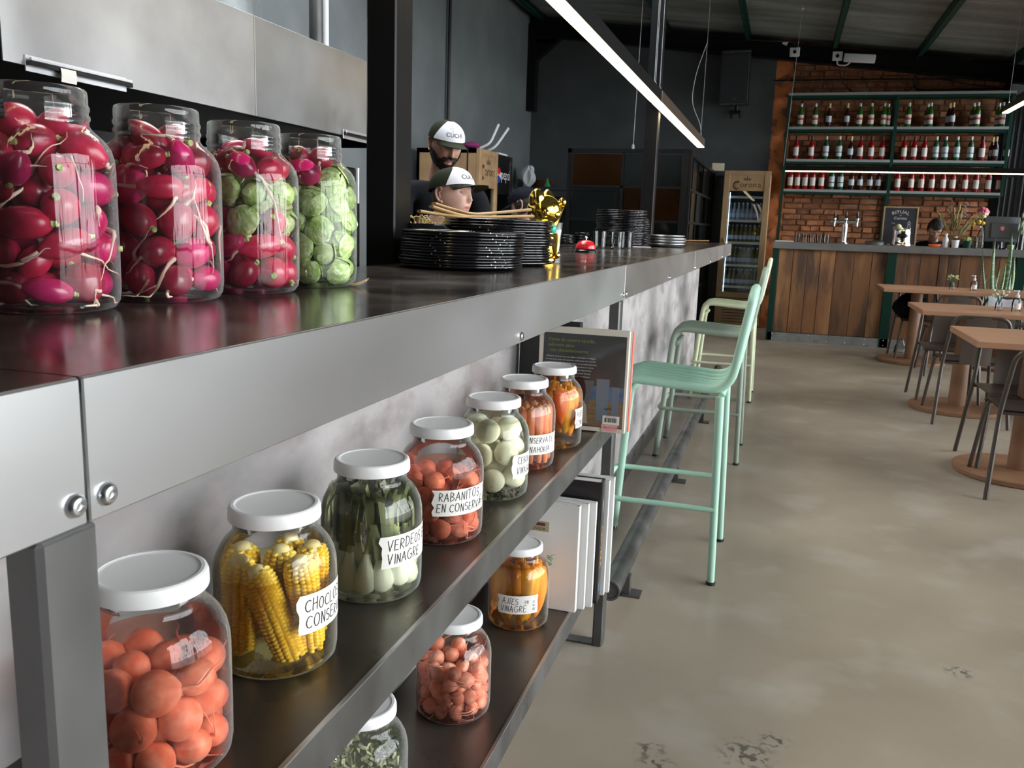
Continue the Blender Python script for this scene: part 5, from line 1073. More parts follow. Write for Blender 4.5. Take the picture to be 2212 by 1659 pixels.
def person(label, loc, rotz, h, head_pos, head_rot, skin, fem=False, beard=False, cap=None, arms=None, hair=None, shirt='shirt', gaze=-.2):
    """loc: floor point between the feet; local +Y is where the body faces; head_pos in local metres"""
    s = h/1.75; t = thing('person', label, 'person', loc, rotz); hp = Vector(head_pos); nb = Vector((hp.x*.6, hp.y*.45-.015, hp.z-.148*s)); sw = .175*s if not fem else .155*s
    hx = .085*s; pel = Vector((0,-.01,.93*s)); ch = Vector((nb.x*.6, nb.y*.5-.01, nb.z-.20*s)); wa = Vector((0,-.01,1.08*s))
    arms = arms or [((-.23,.10,1.08),(-.16,.33,1.05)),((.23,.10,1.08),(.16,.33,1.05))]
    def limbs(J, grow=0., legs=True, upto='hand', torso=True):
        J.append((pel, (.150*s+grow,.105*s+grow), None)); J.append((wa, (.135*s+grow,.095*s+grow), 0)); J.append((ch, (.155*s+grow,.105*s+grow), 1)); J.append((nb+Vector((0,-.005,-.045*s)), (.085*s+grow,.07*s+grow), 2)); top = 3
        for sd, (el, wr) in zip((-1,1), arms):
            sh = Vector((nb.x+sd*sw, nb.y-.01, nb.z-.060*s)); J.append((Vector((nb.x+sd*sw*.5, nb.y-.01, nb.z-.055*s)), .065*s+grow, 2)); J.append((sh, .056*s+grow, len(J)-1)); a = len(J)-1
            e = Vector(el)*s; w = Vector(wr)*s; J.append((sh.lerp(e,.5), .047*s+grow, a)); 
            if upto == 'sleeve': continue
            J.append((e, .038*s, len(J)-1)); J.append((e.lerp(w,.4), .038*s, len(J)-1)); J.append((w, .025*s, len(J)-1)); wi_ = len(J)-1; d = (w-e).normalized(); sdv = d.cross(Vector((0,0,1))).normalized()
            pm_ = w+d*.055*s; J.append((pm_, (.032*s,.016*s), wi_)); pi_ = len(J)-1
            for k, (off, ln) in enumerate(((-.027,.065),(-.009,.078),(.009,.074),(.027,.058))):
                b0 = pm_+d*.030*s+sdv*off*s; J.append((b0, .0095*s, pi_)); J.append((b0+d*ln*.5*s+Vector((0,0,-.010)), .0088*s, len(J)-1)); J.append((b0+d*ln*.85*s+Vector((0,0,-.032)), .0075*s, len(J)-1))
            th0 = w+d*.025*s-sdv*sd*-.028*s; J.append((th0, .011*s, wi_)); J.append((th0+d*.035*s+sdv*sd*.012*s+Vector((0,0,-.012)), .0095*s, len(J)-1))
        if legs:
            for sd in (-1,1):
                J.append((Vector((sd*hx,-.005,.86*s)), .085*s+grow, 0)); J.append((Vector((sd*.095*s,.01,.49*s)), .058*s+grow, len(J)-1)); J.append((Vector((sd*.10*s,-.015,.30*s)), .053*s+grow, len(J)-1)); J.append((Vector((sd*.10*s,-.02,.085*s)), .038*s+grow, len(J)-1))
                if not grow or True: J.append((Vector((sd*.105*s,.05,.040)), .036*s, len(J)-1)); J.append((Vector((sd*.11*s,.14,.030)), .028*s, len(J)-1))
        return top
    J = []; top = limbs(J); J.append((nb+Vector((0,.002,.03*s)), .056*s if not fem else .049*s, top)); J.append((hp+Vector((0,-.022,-.075*s)), .056*s if not fem else .048*s, len(J)-1)); J.append((hp+Vector((0,-.012,-.01)), .058*s, len(J)-1))
    vs, fs = skin_body(J, 'b'); body = MB(); body.add(vs, fs)
    hm = head_mb(fem, beard, bool(cap))
    W = .070 if not fem else .066
    for sd in (-1,1): ear_mb(hm, W, sd)
    T_ = Matrix.Translation(hp) @ Euler(head_rot).to_matrix().to_4x4(); body.M = T_; o0 = len(body.f); body.add(hm.v, hm.f); body.m[o0:] = hm.m
    bo = body.build('body', [skin, M['lips']], t, smooth=80)
    # eyes, brows
    ez = .0035; ex = .029 if not fem else .027
    for sd in (-1,1):
        P = head_point(sd*.385, .90, .03, fem); c = Vector((sd*ex, P.y-.0085, ez)); q = MB(); q.M = T_; q.ell(c, (.0118,.0118,.0110), 16, 10); e = q.build('eye', M['eye'], t, smooth=80)
        q = MB(); q.M = T_; d = Vector((sd*.05, 1, max(gaze, -.10))).normalized(); q.ell(c+d*.0076, (.0062,.0048,.0062), 12, 8); q.build('iris', M['iris'], e, smooth=80)
        q = MB(); q.M = T_
        def lid(u, v, lo):
            a = (-.5+u)*PI*.95; b = (.02+.62*v) if lo else (-.02-.5*v); r = .0126; return c+Vector((r*math.sin(a)*math.cos(b), r*math.cos(a)*math.cos(b), r*math.sin(b)))
        drop = .20 if gaze < -.35 else .3
        q.grid(lambda u, v: lid(u, drop+v*(1-drop), True), 12, 6); q.grid(lambda u, v: lid(u, .60+v, False), 12, 4); q.build('eyelid', skin, t, smooth=80); q = MB(); q.M = T_; q.tube([lid(k/8, drop, True)+Vector((0,.0008,0)) for k in range(9)], .0011, 5); q.build('eyelash', M['hair'], t, smooth=80)
        q = MB(); q.M = T_; pts = [head_point(sd*(.20+.36*k/6), .9, .175+.05*math.sin(PI*k/6)-.02*k/6, fem)+Vector((0,.0022,0)) for k in range(7)]
        q.tube(pts, [.0012,.0030,.0032,.0032,.0028,.0022,.0010], 6, flat=.6); q.build('eyebrow', M['hair'], t, smooth=80)
    def shell(cond, off, name, mat, lab=None, noise=0):
        q = MB(); q.M = T_; r = random.Random(1); idx = {}; src = head_mb(fem, beard, bool(cap)); nrm = {}
        for f in src.f[:84*88]:
            c_ = [src.v[k] for k in f]; ctr = Vector([sum(p[i] for p in c_)/4 for i in range(3)])
            if not cond(ctr): continue
            ids = []
            for k in f:
                if k not in idx:
                    v = Vector(src.v[k]); n = Vector((v.x/.0055, v.y/.0088, v.z/.0135)).normalized(); idx[k] = len(q.v); q.v.append(tuple(T_ @ (v+n*(off+r.uniform(0,noise)))))
                ids.append(idx[k])
            q.f.append(tuple(ids)); q.m.append(0)
        o = q.build(name, mat, t, smooth=80)
        if lab: o['label'] = lab
        return o
    if beard: 
        def bc(p): 
            jaw = p.z < -.036-.0*p.y and p.y > -.012 and p.z < -.036+(.075-p.y)*.55*(1 if p.y < .07 else 0)-.0
            mouth = (p.x/.021)**2+((p.z+.066)/.0115)**2 < 1 and p.y > .05
            must = abs(p.x) < .032 and -.056 < p.z < -.040 and p.y > .06
            cheek = p.z < -.050-.25*max(0, .045-abs(p.x))
            return ((cheek and p.y > -.010) or must or (p.y < .045 and p.y > -.012 and p.z < -.012-.3*p.y)) and not mouth
        shell(bc, .0045, 'beard', M['hair'], 'full dark beard', .003)
    if hair == 'crop': shell(lambda p: p.z > -.05+.9*max(0,p.y+.02) and p.y < .062 and not (abs(p.x) > .058 and -.04 < p.z < .035 and p.y > -.035), .0016, 'hair', M['stubble'], 'short cropped hair', .001)
    if hair == 'full': shell(lambda p: p.z > .048 or (p.y < .02 and p.z > -.055), .010, 'hair', M['hair'], 'short black hair', .008)
    if hair == 'dark': shell(lambda p: p.y < .03 and p.z > -.06+.5*max(0,p.y), .006, 'hair', M['hair'], 'dark hair under the cap', .004)
    if cap:
        W2, D2, H2 = .0835, .1035, .118; K = MB()
        def crown_pt(th, a): 
            zz = math.cos(th)*1.02; rr = math.sin(th)**.82; return Vector((W2*rr*math.cos(a), D2*rr*math.sin(a)-.004, .030+H2*.70*zz))
        q = MB(); q.M = T_; q.grid(lambda u, v: crown_pt(.02+(PI/2-.02)*v, 2*PI*u), 48, 14, True); cp = q.build('cap', M[cap[0]], t, smooth=80)
        if cap[1]:
            q = MB(); q.M = T_; half = 1.22
            q.grid(lambda u, v: crown_pt((.22+(PI/2-.24)*v), PI/2+half*(1-2*u)*(.55+.45*v))*1.012+Vector((0,.0005,-.0004)), 20, 12); pn = q.build('front_panel', M['cap_white'], cp, smooth=80); pn['label'] = 'white front panel of the cap'
            q = MB(); q.M = T_
            def onp(u, v): 
                th = PI/2-.26-v/.100; a = PI/2+u/.098; return crown_pt(th, a)*1.012+Vector((0,.0022,.0003))*1.0
            q.text('CUCHÍ', .033, lambda u, v: onp(u, v)); q.ribbon([[(-.015+.016*math.cos(a), .040+.013*math.sin(a)) for a in [k*PI/8 for k in range(9)]], [(-.015,.026),(-.012,.036),(-.015,.044)]], .0016, onp); q.build('lettering', M['ink'], cp, smooth=0)
        q = MB(); q.M = T_
        def vis(u, v, e=0):
            a = PI/2+.92*(1-2*u); k = math.sin(PI*u)**.75; ed = crown_pt(PI/2, a); d = Vector((math.cos(a)*.35, 1, 0)).normalized(); cur = 1-2*u
            return ed+d*(.076*k*v)+Vector((0, 0, -.001-.016*v*k*.9-.022*cur*cur*v*0-.020*cur*cur*(.4+.6*v)+e))
        q.grid(lambda u, v: vis(u, v, .002), 24, 6); q.grid(lambda u, v: vis(1-u, v, -.001), 24, 6); q.build('visor', M[cap[0]], cp, smooth=80)
        q = MB(); q.M = T_; q.ell((0,-.004,.030+H2*.715), (.006,.006,.004), 10, 6); q.build('button', M[cap[0]], cp)
    # clothes
    J = []; tp = limbs(J, .012, False, 'sleeve'); J.append((nb+Vector((0,0,-.005)), (.075*s,.068*s), tp)); vs, fs = skin_body(J, 's'); q = MB(); q.add(vs, fs); so = q.build('shirt', M[shirt], t, smooth=80); so['label'] = 'plain black t-shirt'
    J = [(pel, (.158*s,.115*s), None)]
    for sd in (-1,1):
        J.append((Vector((sd*hx,-.005,.85*s)), .098*s, 0)); J.append((Vector((sd*.095*s,.01,.49*s)), .072*s, len(J)-1)); J.append((Vector((sd*.10*s,-.02,.06*s)), .062*s, len(J)-1))
    vs, fs = skin_body(J, 'p'); q = MB(); q.add(vs, fs); q.build('trousers', M['trouser'], t, smooth=80)
    for sd in (-1,1):
        q = MB(); q.ell((sd*.108*s,.055,.040), (.050,.135,.040), 14, 8); q.build('shoe', M['black'], t, smooth=80)
    return t
rad = math.radians
# tall bearded man, turned towards the lens and looking down to his left
az = rad(-50); rz = az-PI/2; px, py = -1.565, 3.95; R2 = Matrix.Rotation(rz, 2)
person('bearded man in black t-shirt and white and olive cap, looking down', (px-.10*math.cos(az), py-.10*math.sin(az), 0), rz, 1.84, (0,.10,1.652), (rad(-14),rad(-3),rad(4)), M['skin_a'], beard=True, cap=('olive',True), hair='crop', gaze=-.45)
az = rad(-6); rz = az-PI/2
person('person in olive cap and black t-shirt seen in profile, smiling down to the right', (-1.335-.10, 3.42, 0), rz, 1.57, (0,.12,1.402), (rad(9),rad(-3),rad(-12)), M['skin_b'], fem=True, cap=('olive',True), hair='crop', gaze=-.42)
az = rad(172); rz = az-PI/2
person('person in a dark cap bending away behind the plates and the golden cat', (-1.57, 5.62, 0), rz, 1.66, (0,.10,1.425), (rad(-20),rad(-4),0), M['skin_b'], cap=('navy',False), hair='dark', gaze=-.5)
az = rad(-95); rz = az-PI/2
person('dark haired person behind the far bar with head bowed', (1.715, 11.72, 0), rz, 1.66, (0,.30,1.396), (rad(-38),0,rad(8)), M['skin_a'], hair='full', gaze=-.5)

# ================================================================== BAR STOOLS
def stool(label, y, mat, x0=-.36):
    t = thing('bar_stool', label, 'stool', (x0,y,0), 0, 'bar stools along the counter')
    zs = .735; n = 7; wy = .19
    def side(yy, inner):
        dip = -.012*math.cos(yy/wy*PI/2)
        P = [Vector((-.205, yy, .60 if not inner else .665)), Vector((-.190, yy, zs+.012)), Vector((.215, yy, zs-.012+dip)), Vector((.268, yy, 1.03 if inner else 1.045))]
        return round_path(P, .085, 7)
    for i in range(n):
        yy = -wy+2*wy*i/(n-1)
        if i in (0, n-1): continue
        q = MB(); q.tube(side(yy, True), .0125, 8); q.build('slat_tube', mat, t, smooth=60)
    a = side(-wy, False); b = side(wy, False); top = [a[-1]+Vector((.006,0,.025))]; arcp = []
    for k in range(9):
        an = PI*k/8; arcp.append(Vector((a[-1].x+.006*math.sin(an), -wy*math.cos(an), a[-1].z+.045*math.sin(an)**.8)))
    lf = Vector((-.250,-.235,0)); rf = Vector((-.250,.235,0))
    q = MB(); q.tube([lf]+a[0:]+arcp[1:-1]+b[::-1]+[rf], .0165, 10); q.build('frame', mat, t, smooth=60)
    for s in (-1,1):
        q = MB(); q.tube([(.185,s*.20,zs-.03),(.205,s*.242,0)], [.0165,.014], 10); q.build('rear_leg', mat, t, smooth=60)
    q = MB(); q.tube([(-.18,-wy,.655),(-.18,wy,.655)], .012, 8); q.tube([(.19,-wy,zs-.03),(.19,wy,zs-.03)], .012, 8); q.build('seat_rail', mat, t, smooth=60)
    q = MB(); q.tube(round_path([(.198,-.232,.285),(-.252,-.230,.285),(-.252,.230,.285),(.198,.232,.285)], .045, 5), .011, 8); q.build('foot_ring', mat, t, smooth=60)
    for fx, s in ((-.250,-.235),(-.250,.235),(.205,-.242),(.205,.242)):
        q = MB(); q.lathe([(0,0),(.017,0),(.018,.012),(0,.012)], 10, (fx,s,0)); q.build('foot_cap', M['rubber'], t)
    return t
stool('mint green tubular bar stool nearest the camera', 3.385, M['mint'])
stool('sage grey green tubular bar stool, second along the counter', 5.155, M['sage'])
stool('pale yellow green tubular bar stool, farthest along the counter', 7.05, M['lime'])

# ================================================================== FAR BAR
BO = (1.4,11.24,0)
br = thing('plank_bar', 'bar of reclaimed timber planks with green posts and steel top', 'bar', BO)
q = L(MB(), BO); q.box((-.125,10.965,1.108),(2.66,11.50,1.19), .004); q.build('bar_top', pm('dull_steel_top', (.36,.37,.38), .42, .85, var=((.28,.29,.30), 5, .4, .7)), br)
q = L(MB(), BO); q.box((-.09,11.06,.0),(2.66,11.12,1.108)); q.build('backing', M['black'], br, smooth=0)
edges = [[-.048,.119,.28,.429,.596,.802,.998,1.160],[1.262,1.384,1.517,1.712,1.806,1.935,2.15,2.33,2.50],[2.60,2.655]]; rg = random.Random(3)
for es in edges:
    for a, c in zip(es, es[1:]):
        x = (a+c)/2; q = MB(); d = rg.uniform(0,.008); q.box((-(c-a)/2+.0025,-.012-d,.0),((c-a)/2-.0025,.02,1.0), .002); q.build('plank', M['plank'], br, loc=(x-BO[0],11.035-BO[1],.107))
for a, c in ((-.118,-.050),(1.160,1.262),(2.50,2.60)):
    q = L(MB(), BO); q.box((a,10.985,.0),(c,11.06,1.107), .003); q.box((a-.003,10.983,0),(a+.012,10.99,1.107)); q.build('post', M['green_steel'], br)
q = L(MB(), BO); q.box((-.105,10.985,.0),(2.66,10.998,.105), .001); kp = q.build('kick_plate', M['galv'], br)
for i in range(13):
    for z in (.025,.085):
        q = L(MB(), BO); q.ell((-.05+.21*i,10.985,z), (.007,.004,.007), 8, 6); q.build('rivet', M['screw'], kp)
# bottle rack
SO = (1.2,12.3,1.8)
sr = thing('bottle_rack', 'green steel wall rack with three bottle shelves and a top rail', 'shelf', SO)
for x in (-.105,1.185,2.475):
    for y in (12.17,12.37):
        q = L(MB(), SO); q.box((x,y,1.191 if x < 2 else 1.82),(x+.038,y+.035,3.05)); q.build('post', M['green_steel'], sr, smooth=0)
for z in (3.05,2.632,2.228,1.848):
    for a, c in ((-.105,2.513),) if z > 3 else ((-.066,1.185),(1.223,2.475)):
        q = L(MB(), SO); q.box((a,12.165,z-.018),(c,12.405,z+.014), .002); q.build('shelf_board', pm('grey_shelf_edge', (.40,.42,.42), .45, .3) if 'grey_shelf_edge' not in bpy.data.materials else bpy.data.materials['grey_shelf_edge'], sr)
        q = L(MB(), SO); q.box((a,12.175,z-.045),(c,12.20,z-.018)); q.box((a,12.37,z-.045),(c,12.40,z-.018)); q.build('rail', M['green_steel'], sr, smooth=0)
bcol = {'g': pm('green_vermouth_glass', (.035,.11,.015), .12), 'd': pm('dark_amaro_glass', (.035,.008,.006), .12), 'r': pm('red_aperitif_glass', (.27,.008,.010), .12), 'w': pm('emerald_spirit_glass', (.015,.085,.035), .12)}
blab = {'cream': pm('cream_label', (.66,.63,.58), .6), 'redband': pm('red_label_band', (.55,.06,.06), .6), 'blue': pm('pale_blue_label', (.52,.60,.66), .6), 'cap_gold': pm('straw_gold_cap', (.66,.52,.22), .4), 'cap_white': pm('white_neck_cap', (.7,.7,.72), .5), 'cap_dark': pm('dark_cap', (.02,.012,.03), .4)}
bdesc = {'g': 'green bottle with red banded white label', 'd': 'dark bottle with gold neck, blue label', 'r': 'red bottle with white label', 'w': 'emerald bottle with two pale labels'}
bproto = {}
def spirit(kind, loc, label, grp):
    if kind not in bproto:
        q = MB(); R, hs = (.036,.19) if kind != 'r' else (.037,.185)
        if kind == 'd': R, hs = .034, .17
        q.lathe([(0,0),(R*.9,0),(R,.006),(R,hs*.92),(R*.86,hs*1.06),(R*.5,hs*1.22),(.0145,hs*1.32),(.0135,.27),(.0145,.272),(.0145,.28),(0,.281)], 16); o = q.build('spirit_bottle', bcol[kind], smooth=50); e = .0008
        def band(z0, z1, m, nm, full=.42, rr=R):
            b = MB(); b.grid(lambda u, v: ((rr+e)*math.cos(-PI/2+2*PI*full*(u-.5)), (rr+e)*math.sin(-PI/2+2*PI*full*(u-.5)), z0+(z1-z0)*v), 10, 1); b.build(nm, blab[m], o)
        if kind == 'g': band(.035,.148,'cream','label'); e = .0014; band(.085,.112,'redband','label_band')
        if kind == 'd': band(.06,.135,'blue','label')
        if kind == 'r': band(.045,.150,'cream','label', .34)
        if kind == 'w': band(.095,.165,'blue','label', .5); band(.040,.085,'blue','lower_label', .42)
        q = MB(); q.lathe([(.0152,.235 if kind == 'd' else .250),(.0158,.286),(.0150,.291),(0,.291)], 12); q.build('cap', blab[{'g':'cap_white','d':'cap_gold','r':'cap_dark','w':'cap_white'}[kind]], o); bproto[kind] = o; o.location = loc
    else: o = copy_tree(bproto[kind]); o.location = loc; o.rotation_euler.z = random.Random(int(loc[0]*1000)).uniform(-.25,.25)
    tag(o, label, 'bottle', grp)
rows_ = [('top', 2.647, .069-1728*.00567, .00567, [(340,'g'),(460,'g'),(575,'d'),(722,'d'),(825,'g'),(918,'g'),(1020,'g'),(1055,'g1'),(1215,'g'),(1368,'g1'),(1385,'g'),(1537,'d1'),(1556,'d'),(1722,'g1'),(1745,'g'),(1912,'g1'),(1932,'g')]),
 ('middle', 2.243, .053-1719*.00567, .00567, [(300,'r'),(430,'r'),(550,'w'),(660,'w'),(755,'d'),(835,'r'),(922,'r'),(1010,'r'),(1185,'r'),(1265,'r'),(1345,'r'),(1435,'w'),(1508,'w'),(1597,'w'),(1703,'w'),(1790,'r'),(1872,'d1'),(1890,'d'),(1972,'d')]),
 ('lowest', 1.863, -.069-1692*.0056+.01, .0056, [(248,'r'),(308,'r'),(375,'r'),(440,'r'),(515,'r'),(600,'w'),(675,'w'),(768,'d'),(838,'d'),(920,'d'),(988,'d'),(1145,'r'),(1255,'r'),(1338,'r'),(1420,'r'),(1508,'r'),(1585,'r'),(1680,'r'),(1765,'r'),(1860,'r'),(1945,'r')])]
for nm, z, k0, k1, items in rows_:
    for i, (c, kd) in enumerate(items):
        back = kd.endswith('1'); x = k0+k1*(1640+c/3.867)
        spirit(kd[0], (x, 12.31 if back else 12.235, z), '%s, %s from left, %s rack shelf' % (bdesc[kd[0]], ORD[i], nm), 'bottles on the %s rack shelf' % nm)
# things on the bar
ZB = 1.19
q = MB(); q.box((0,0,0),(.215,.16,.012), .003); tag(q.build('napkin_pile', M['paper'], loc=(-.105,11.02,ZB)), 'flat white napkins at the left end of the far bar', 'napkins')
q = MB(); q.lathe([(0,.008),(.030,.008),(.032,0),(.035,.002),(.036,.05),(.037,.10),(.0355,.10),(.033,.014),(0,.013)], 16); g0 = None
for i in range(5):
    loc = (.150+.082*i,11.10,ZB)
    if g0 is None: g0 = q.build('bar_glass', M['glass_small'], loc=loc, smooth=50); o = g0
    else: o = g0.copy(); C.objects.link(o); o.location = loc
    tag(o, 'short clear glass, %s from the left in the row beside the beer tap' % ORD[i], 'glass', 'glasses on the far bar')
tp = thing('beer_tap', 'chrome three handle beer tap tower on the far bar', 'beer tap', (.672,11.15,ZB))
q = MB(); q.lathe([(0,0),(.06,0),(.06,.012),(.034,.018),(.030,.03),(.030,.235),(0,.235)], 20); q.build('column', M['chrome'], tp)
q = MB(); q.tube([(-.165,0,.255),(.165,0,.255)], .026, 14); q.build('cross_bar', M['chrome'], tp, smooth=50)
for x in (-.125,0,.125):
    q = MB(); q.tube([(x,-.02,.262),(x,-.06,.268),(x,-.075,.255),(x,-.075,.20)], [.014,.014,.012,.009], 10); q.ell((x,-.05,.285), (.022,.016,.022), 10, 8); f = q.build('faucet', M['chrome'], tp, smooth=50); q = MB(); q.lathe([(.007,.29),(.012,.31),(.014,.35),(.008,.37),(0,.37)], 10, (x,-.05,0)); q.build('handle', M['black_gloss'], f)
q = MB(); q.lathe([(0,.0),(.11,0),(.125,.03),(.128,.032),(.112,.006),(0,.006)], 28); q.M = Matrix.Translation((0,0,.012)); q.lathe([(0,0),(.10,0),(.118,.032),(.12,.034),(.10,.006),(0,.006)], 28); tag(q.build('serving_tray', M['alu'], loc=(1.03,11.12,ZB)), 'low round steel serving dishes left of the chalkboard poster', 'tray')
pb = thing('poster_board', 'framed dark chalkboard poster reading RITUAL on the bar', 'poster', (1.285,11.27,ZB)); pb.rotation_euler = (-.10,0,0)
for a, c in (((-.19,0,0),(-.174,.018,.455)),((.174,0,0),(.19,.018,.455)),((-.174,0,0),(.174,.018,.016)),((-.174,0,.439),(.174,.018,.455))):
    q = MB(); q.box(a, c, .002); q.build('frame', M['mdf'], pb)
q = MB(); q.box((-.174,.006,.016),(.174,.012,.439)); pbp = q.build('panel', pm('blue_black_board', (.018,.020,.032), .6), pb, smooth=0)
chalk = pm('chalk_white', (.62,.62,.64), .8); q = MB()
def archf(u, v): a = PI/2-u/.19; return (.19*math.cos(a)*(1+v/.19), .0045, .19+.185*math.sin(a)*(1+v/.19))
q.text('RITUAL', .055, archf); q.text('DE', .018, lambda u, v: (u,.0045,.345+v)); q.text('Corona', .045, lambda u, v: (u,.0045,.305+v)); q.text('frase', .02, lambda u, v: (-.07+u,.0045,.255+v)); q.build('lettering', chalk, pbp, smooth=0)
q = MB(); q.ribbon([[(.075,.03),(.075,.14),(.085,.17),(.09,.25),(.11,.25),(.115,.17),(.125,.14),(.125,.03),(.075,.03)],[(.08,.12),(.12,.12)],[(.08,.07),(.12,.07)],[(.085,.26),(.10,.285),(.115,.26)],[(-.06,.21),(-.03,.22),(-.01,.2),(-.03,.17),(-.06,.18),(-.06,.21)]], .006, lambda u, v: (u,.0045,v)); q.build('drawing', chalk, pbp, smooth=0)
jc = thing('juicer', 'shiny steel juicer with a dark oval window before the poster', 'juicer', (1.295,11.10,ZB))
q = MB(); q.lathe([(0,0),(.112,0),(.115,.01),(.110,.02),(.098,.06),(.094,.12),(.098,.16),(.09,.185),(0,.19)], 28); q.build('body', M['chrome'], jc, smooth=50); q = MB(); q.ell((0,-.078,.115), (.062,.03,.032), 16, 10); q.build('window', M['black_gloss'], jc, smooth=60); q = MB(); q.box((-.012,-.112,.04),(.012,-.09,.09), .004); q.build('spout', M['black_gloss'], jc)
q = MB(); q.lathe([(.05,.185),(.045,.20),(.0,.23)], 16, (-.03,0,0)); q.ell((-.045,0,.215), (.036,.034,.034), 12, 8); q.build('lemon_half', pm('pale_lemon', (.52,.50,.30), .6), jc, smooth=60); q = MB(); q.box((.02,-.03,.185),(.085,.03,.205), .004); q.build('lid', M['alu'], jc)
def simple(nm, mbq, mat, loc, lab, cat, rot=0): return tag(mbq.build(nm, mat, loc=loc, rot=(0,0,rot), smooth=45), lab, cat)
q = MB(); q.box((-.062,-.03,0),(.062,.03,.034), .003); simple('orange_box', q, pm('orange_card', (.62,.12,.03), .5), (1.650,11.08,ZB), 'flat orange box on the far bar', 'box')
q = MB(); q.box((-.05,-.03,0),(.05,.03,.030), .003); simple('blue_box', q, pm('blue_card', (.12,.25,.50), .5), (1.690,11.16,ZB+.0), 'blue and white box behind the orange one', 'box').location = (1.70,11.155,ZB)
q = MB(); q.lathe([(0,0),(.028,0),(.030,.01),(.030,.085),(.022,.105),(.012,.118),(.012,.138),(.016,.140),(.014,.155),(0,.156)], 16); simple('white_bottle', q, M['cap_white'], (1.763,11.08,ZB), 'white pump bottle before the bowed person', 'bottle')
q = MB(); q.lathe([(0,.004),(.033,.004),(.034,0),(.042,.088),(.040,.088),(.033,.008),(0,.008)], 18); simple('white_cup', q, M['white'], (1.862,11.06,ZB), 'plain white cup on the far bar', 'cup')
q = MB(); q.add([(-.10,-.07,0),(.10,-.07,0),(.10,.07,0),(-.10,.07,0),(-.08,-.05,.085),(.10,-.05,.085),(.10,.07,.11),(-.08,.07,.11)], [(0,3,2,1),(4,5,6,7),(0,1,5,4),(1,2,6,5),(2,3,7,6),(3,0,4,7)]); simple('receipt_printer', q, M['black_gloss'], (1.95,11.26,ZB), 'black receipt printer behind the white cup', 'printer')
sp = thing('potted_succulent', 'small green pot with a yellow green succulent on the bar', 'plant', (1.985,11.06,ZB)); q = MB(); q.lathe([(0,0),(.036,0),(.048,.072),(.051,.075),(.051,.082),(.044,.082),(.042,.070),(0,.068)], 18); q.build('pot', M['green_steel'], sp)
q = MB(); rg = random.Random(1)
for k in range(16): a = rg.uniform(0,6.28); r = rg.uniform(.0,.032); q.ell((r*math.cos(a), r*math.sin(a), .085+rg.uniform(0,.03)), (.012,.009,.018), 6, 5)
q.build('leaves', pm('lime_leaf', (.28,.40,.09), .5), sp)
q = MB(); q.lathe([(0,.003),(.025,.003),(.027,0),(.027,.10),(.018,.12),(.014,.14),(.015,.142)], 16); q2 = simple('small_vase', q, M['frost_glass'], (2.068,11.08,ZB), 'small frosted bottle left of the tall flower bottle', 'vase')
fv = thing('flower_bottle', 'clear bottle vase with a pink and cream flower on the bar', 'vase', (2.125,11.12,ZB)); q = MB(); q.lathe([(0,.003),(.036,.003),(.038,0),(.038,.13),(.030,.18),(.017,.21),(.016,.245),(.018,.247)], 18); q.build('bottle', M['glass_small'], fv, smooth=50)
q = MB(); q.tube([(0,0,.02),(.005,0,.2),(-.01,0,.40)], .004, 6); q.build('flower_stem', M['leaf'], fv)
q = MB(); q2 = MB(); rg = random.Random(2)
for k in range(70):
    d = Vector((rg.gauss(0,1), rg.gauss(0,1), rg.gauss(0,1))).normalized(); p = Vector((-.008,0,.40))+d*.062*rg.uniform(.6,1); (q if p.z > .40 else q2).ell(p, (.017,.017,.010), 7, 5, rot=d.to_track_quat('Z','Y').to_matrix())
q.build('pink_petals', pm('pink_petal', (.72,.16,.26), .6), fv); q2.build('cream_petals', pm('cream_petal', (.74,.66,.42), .6), fv)
q = MB(); q.ell((.005,-.01,.285), (.024,.024,.018), 10, 6); q.build('yellow_flower', pm('yellow_flower', (.75,.50,.05), .6), fv)
dv = thing('dried_bouquet', 'large dried flower bouquet with yellow billy buttons in a kraft vase', 'bouquet', (1.895,11.455,ZB)); q = MB(); q.lathe([(0,0),(.04,0),(.05,.10),(.048,.13),(.040,.13),(.0,.10)], 16); q.build('vase', M['mdf'], dv)
grass = pm('dried_grass', (.34,.31,.13), .8, rnd=.2); rg = random.Random(5)
for k, (dx, dz, w, kind) in enumerate(((-.20,.42,.022,'p'),(-.14,.36,.018,'p'),(-.02,.46,.026,'p'),(.03,.50,.022,'p'),(.07,.42,.018,'p'),(.16,.36,.026,'p'),(.20,.30,.022,'p'),(.26,.40,.016,'p'),(.255,.30,.0,'b'),(.245,.43,.0,'b'),(.20,.28,.0,'b'),(.11,.47,.0,'v'),(-.06,.48,.0,'r'),(-.24,.28,.010,'p'),(-.08,.42,.0,'r'),(.13,.27,.02,'p'),(.0,.36,.02,'p'))):
    q = MB(); e = Vector((dx, rg.uniform(-.04,.04), dz)); q.tube([(0,0,.08), e*.55+Vector((0,0,.06)), e], .0022, 5)
    if kind == 'p':
        d = (e-Vector((0,0,.08))).normalized()
        for i in range(9): tq = .45+.55*i/9; q.ell(e*tq+Vector((rg.uniform(-.008,.008), rg.uniform(-.008,.008), .05*(1-tq))), (w*.45,w*.45,.032), 6, 5, rot=d.to_track_quat('Z','Y').to_matrix())
        q.build('grass_plume', grass, dv)
    else:
        st = q.build('flower_stem', grass, dv); q = MB()
        if kind == 'b': q.ell(e, (.027,.027,.027), 12, 8); q.build('billy_button', bpy.data.materials['yellow_flower'], st)
        else:
            for i in range(9): q.ell(e+Vector((rg.uniform(-.02,.02), rg.uniform(-.02,.02), -.02*i+.05)), (.011,.011,.009), 6, 5)
            q.build('dried_blossom', pm('lilac_blossom' if kind == 'v' else 'rust_blossom', (.30,.28,.36) if kind == 'v' else (.22,.09,.06), .8), st)
